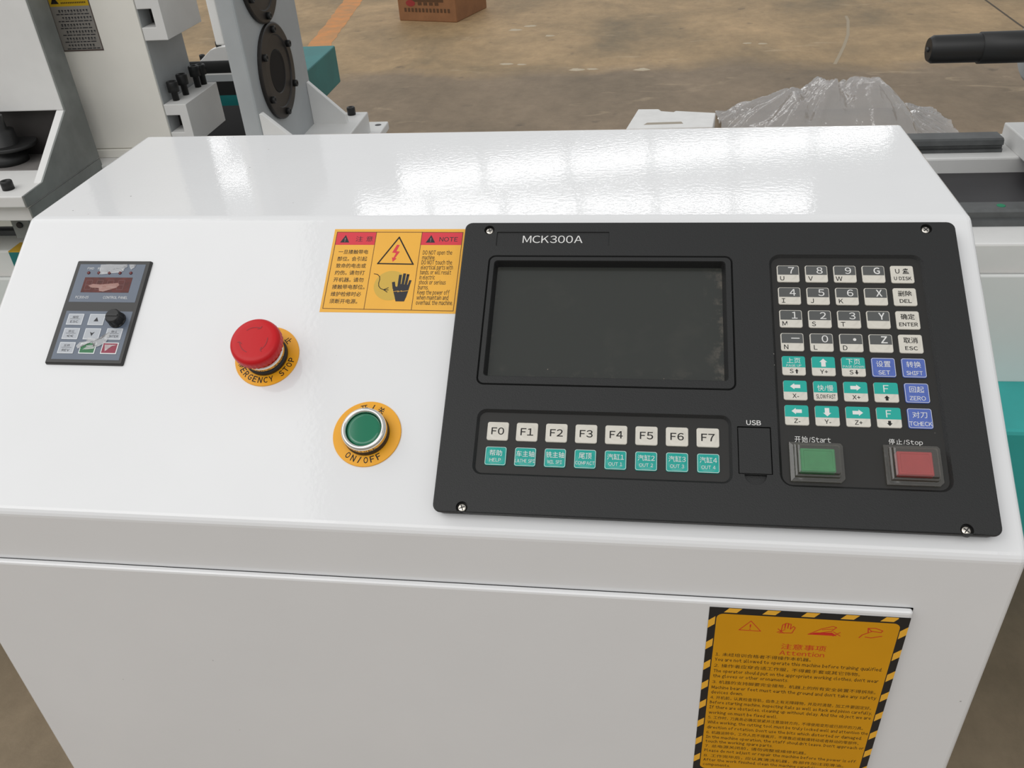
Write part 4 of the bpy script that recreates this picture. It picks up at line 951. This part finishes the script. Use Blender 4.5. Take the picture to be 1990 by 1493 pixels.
s = MB(); s.add([(.11, -.0011, .13), (.37, -.0011, .13), (.37, -.0011, .150), (.11, -.0011, .150)], [(0, 1, 2, 3)]); s.obj('print_edge', CARDINK, cb, scale=1)

fb = root('foam_block', Matrix.Translation((.62, 3.33, 0)), 'white polystyrene packing block with a notched edge lying on the floor', 'foam block')
pl = [(-.191, -.16), (.178, -.15), (.203, .041), (.028, .082), (.018, .066), (-.035, .082), (-.047, .112), (-.14, .116)]
MB().prism(pl, 2, 0, .08).obj('foam_body', FOAM, fb, scale=1, bevel=.004)
s = MB().prism([(-.115, -.112), (.055, -.105), (.048, -.078), (-.10, -.085)], 2, .0802, .0806); s.obj('cut_recess', mat('foam_recess', rgb(170, 160, 145), .8), fb, scale=1)

# crumpled clear plastic sheet
bag = root('plastic_sheet', Matrix.Translation((1.33, 3.4, 0)), 'crumpled heap of clear plastic sheeting on the floor behind the lathe', 'plastic sheet')
prof_x = [(.84, .0), (.885, .03), (.958, .085), (1.066, .115), (1.149, .165), (1.194, .150), (1.253, .200), (1.307, .205), (1.352, .180), (1.401, .215), (1.45, .222), (1.507, .210), (1.56, .165), (1.596, .13), (1.635, .05), (1.70, .045), (1.76, .02), (1.83, .0)]
def ph(x):
    for (xa, ha), (xb, hb) in zip(prof_x, prof_x[1:]):
        if xa <= x <= xb: return ha+(hb-ha)*(x-xa)/(xb-xa)
    return 0
from mathutils import noise as mn
nx, ny = 150, 70; s = MB(); vs_ = []
for j in range(ny+1):
    for i in range(nx+1):
        x = .84+.99*i/nx; ty = j/ny; y = -.42+.68*ty
        yy = (ty-.60)/.60 if ty < .60 else (ty-.60)/.40
        env = max(0, 1-yy*yy)**.8
        # folds radiate downwards from the crests
        n1 = mn.noise(Vector((x*9+y*2.2, y*3.0, 1.3))); n2 = abs(mn.noise(Vector((x*11-y*4, y*3, 4.1)))); n3 = mn.noise(Vector((x*40, y*26, 9.)))
        ang = math.atan2(x-1.44, .30-y); rad = math.hypot(x-1.44, y-.02); fold = (abs(mn.noise(Vector((ang*9, rad*2.2, 2.7))))+.5*abs(mn.noise(Vector((ang*21+3, rad*4, 7.7)))))
        h_ = (ph(x+.02*n1)*env*(1+.10*n1)+.040*env*n2*(1-.7*ty)+.045*env*fold*min(1, rad*6)+.003*n3*env)*.93
        vs_.append((x-1.33+.02*n1, y, max(.0005, h_-.0015)))
s.add(vs_, [(j*(nx+1)+i, j*(nx+1)+i+1, (j+1)*(nx+1)+i+1, (j+1)*(nx+1)+i) for j in range(ny) for i in range(nx)], smooth=True)
s.obj('sheet', POLYBAG, bag, scale=1, fixn=False)

bpy.data.objects.remove(_fo); bpy.data.curves.remove(_fc)
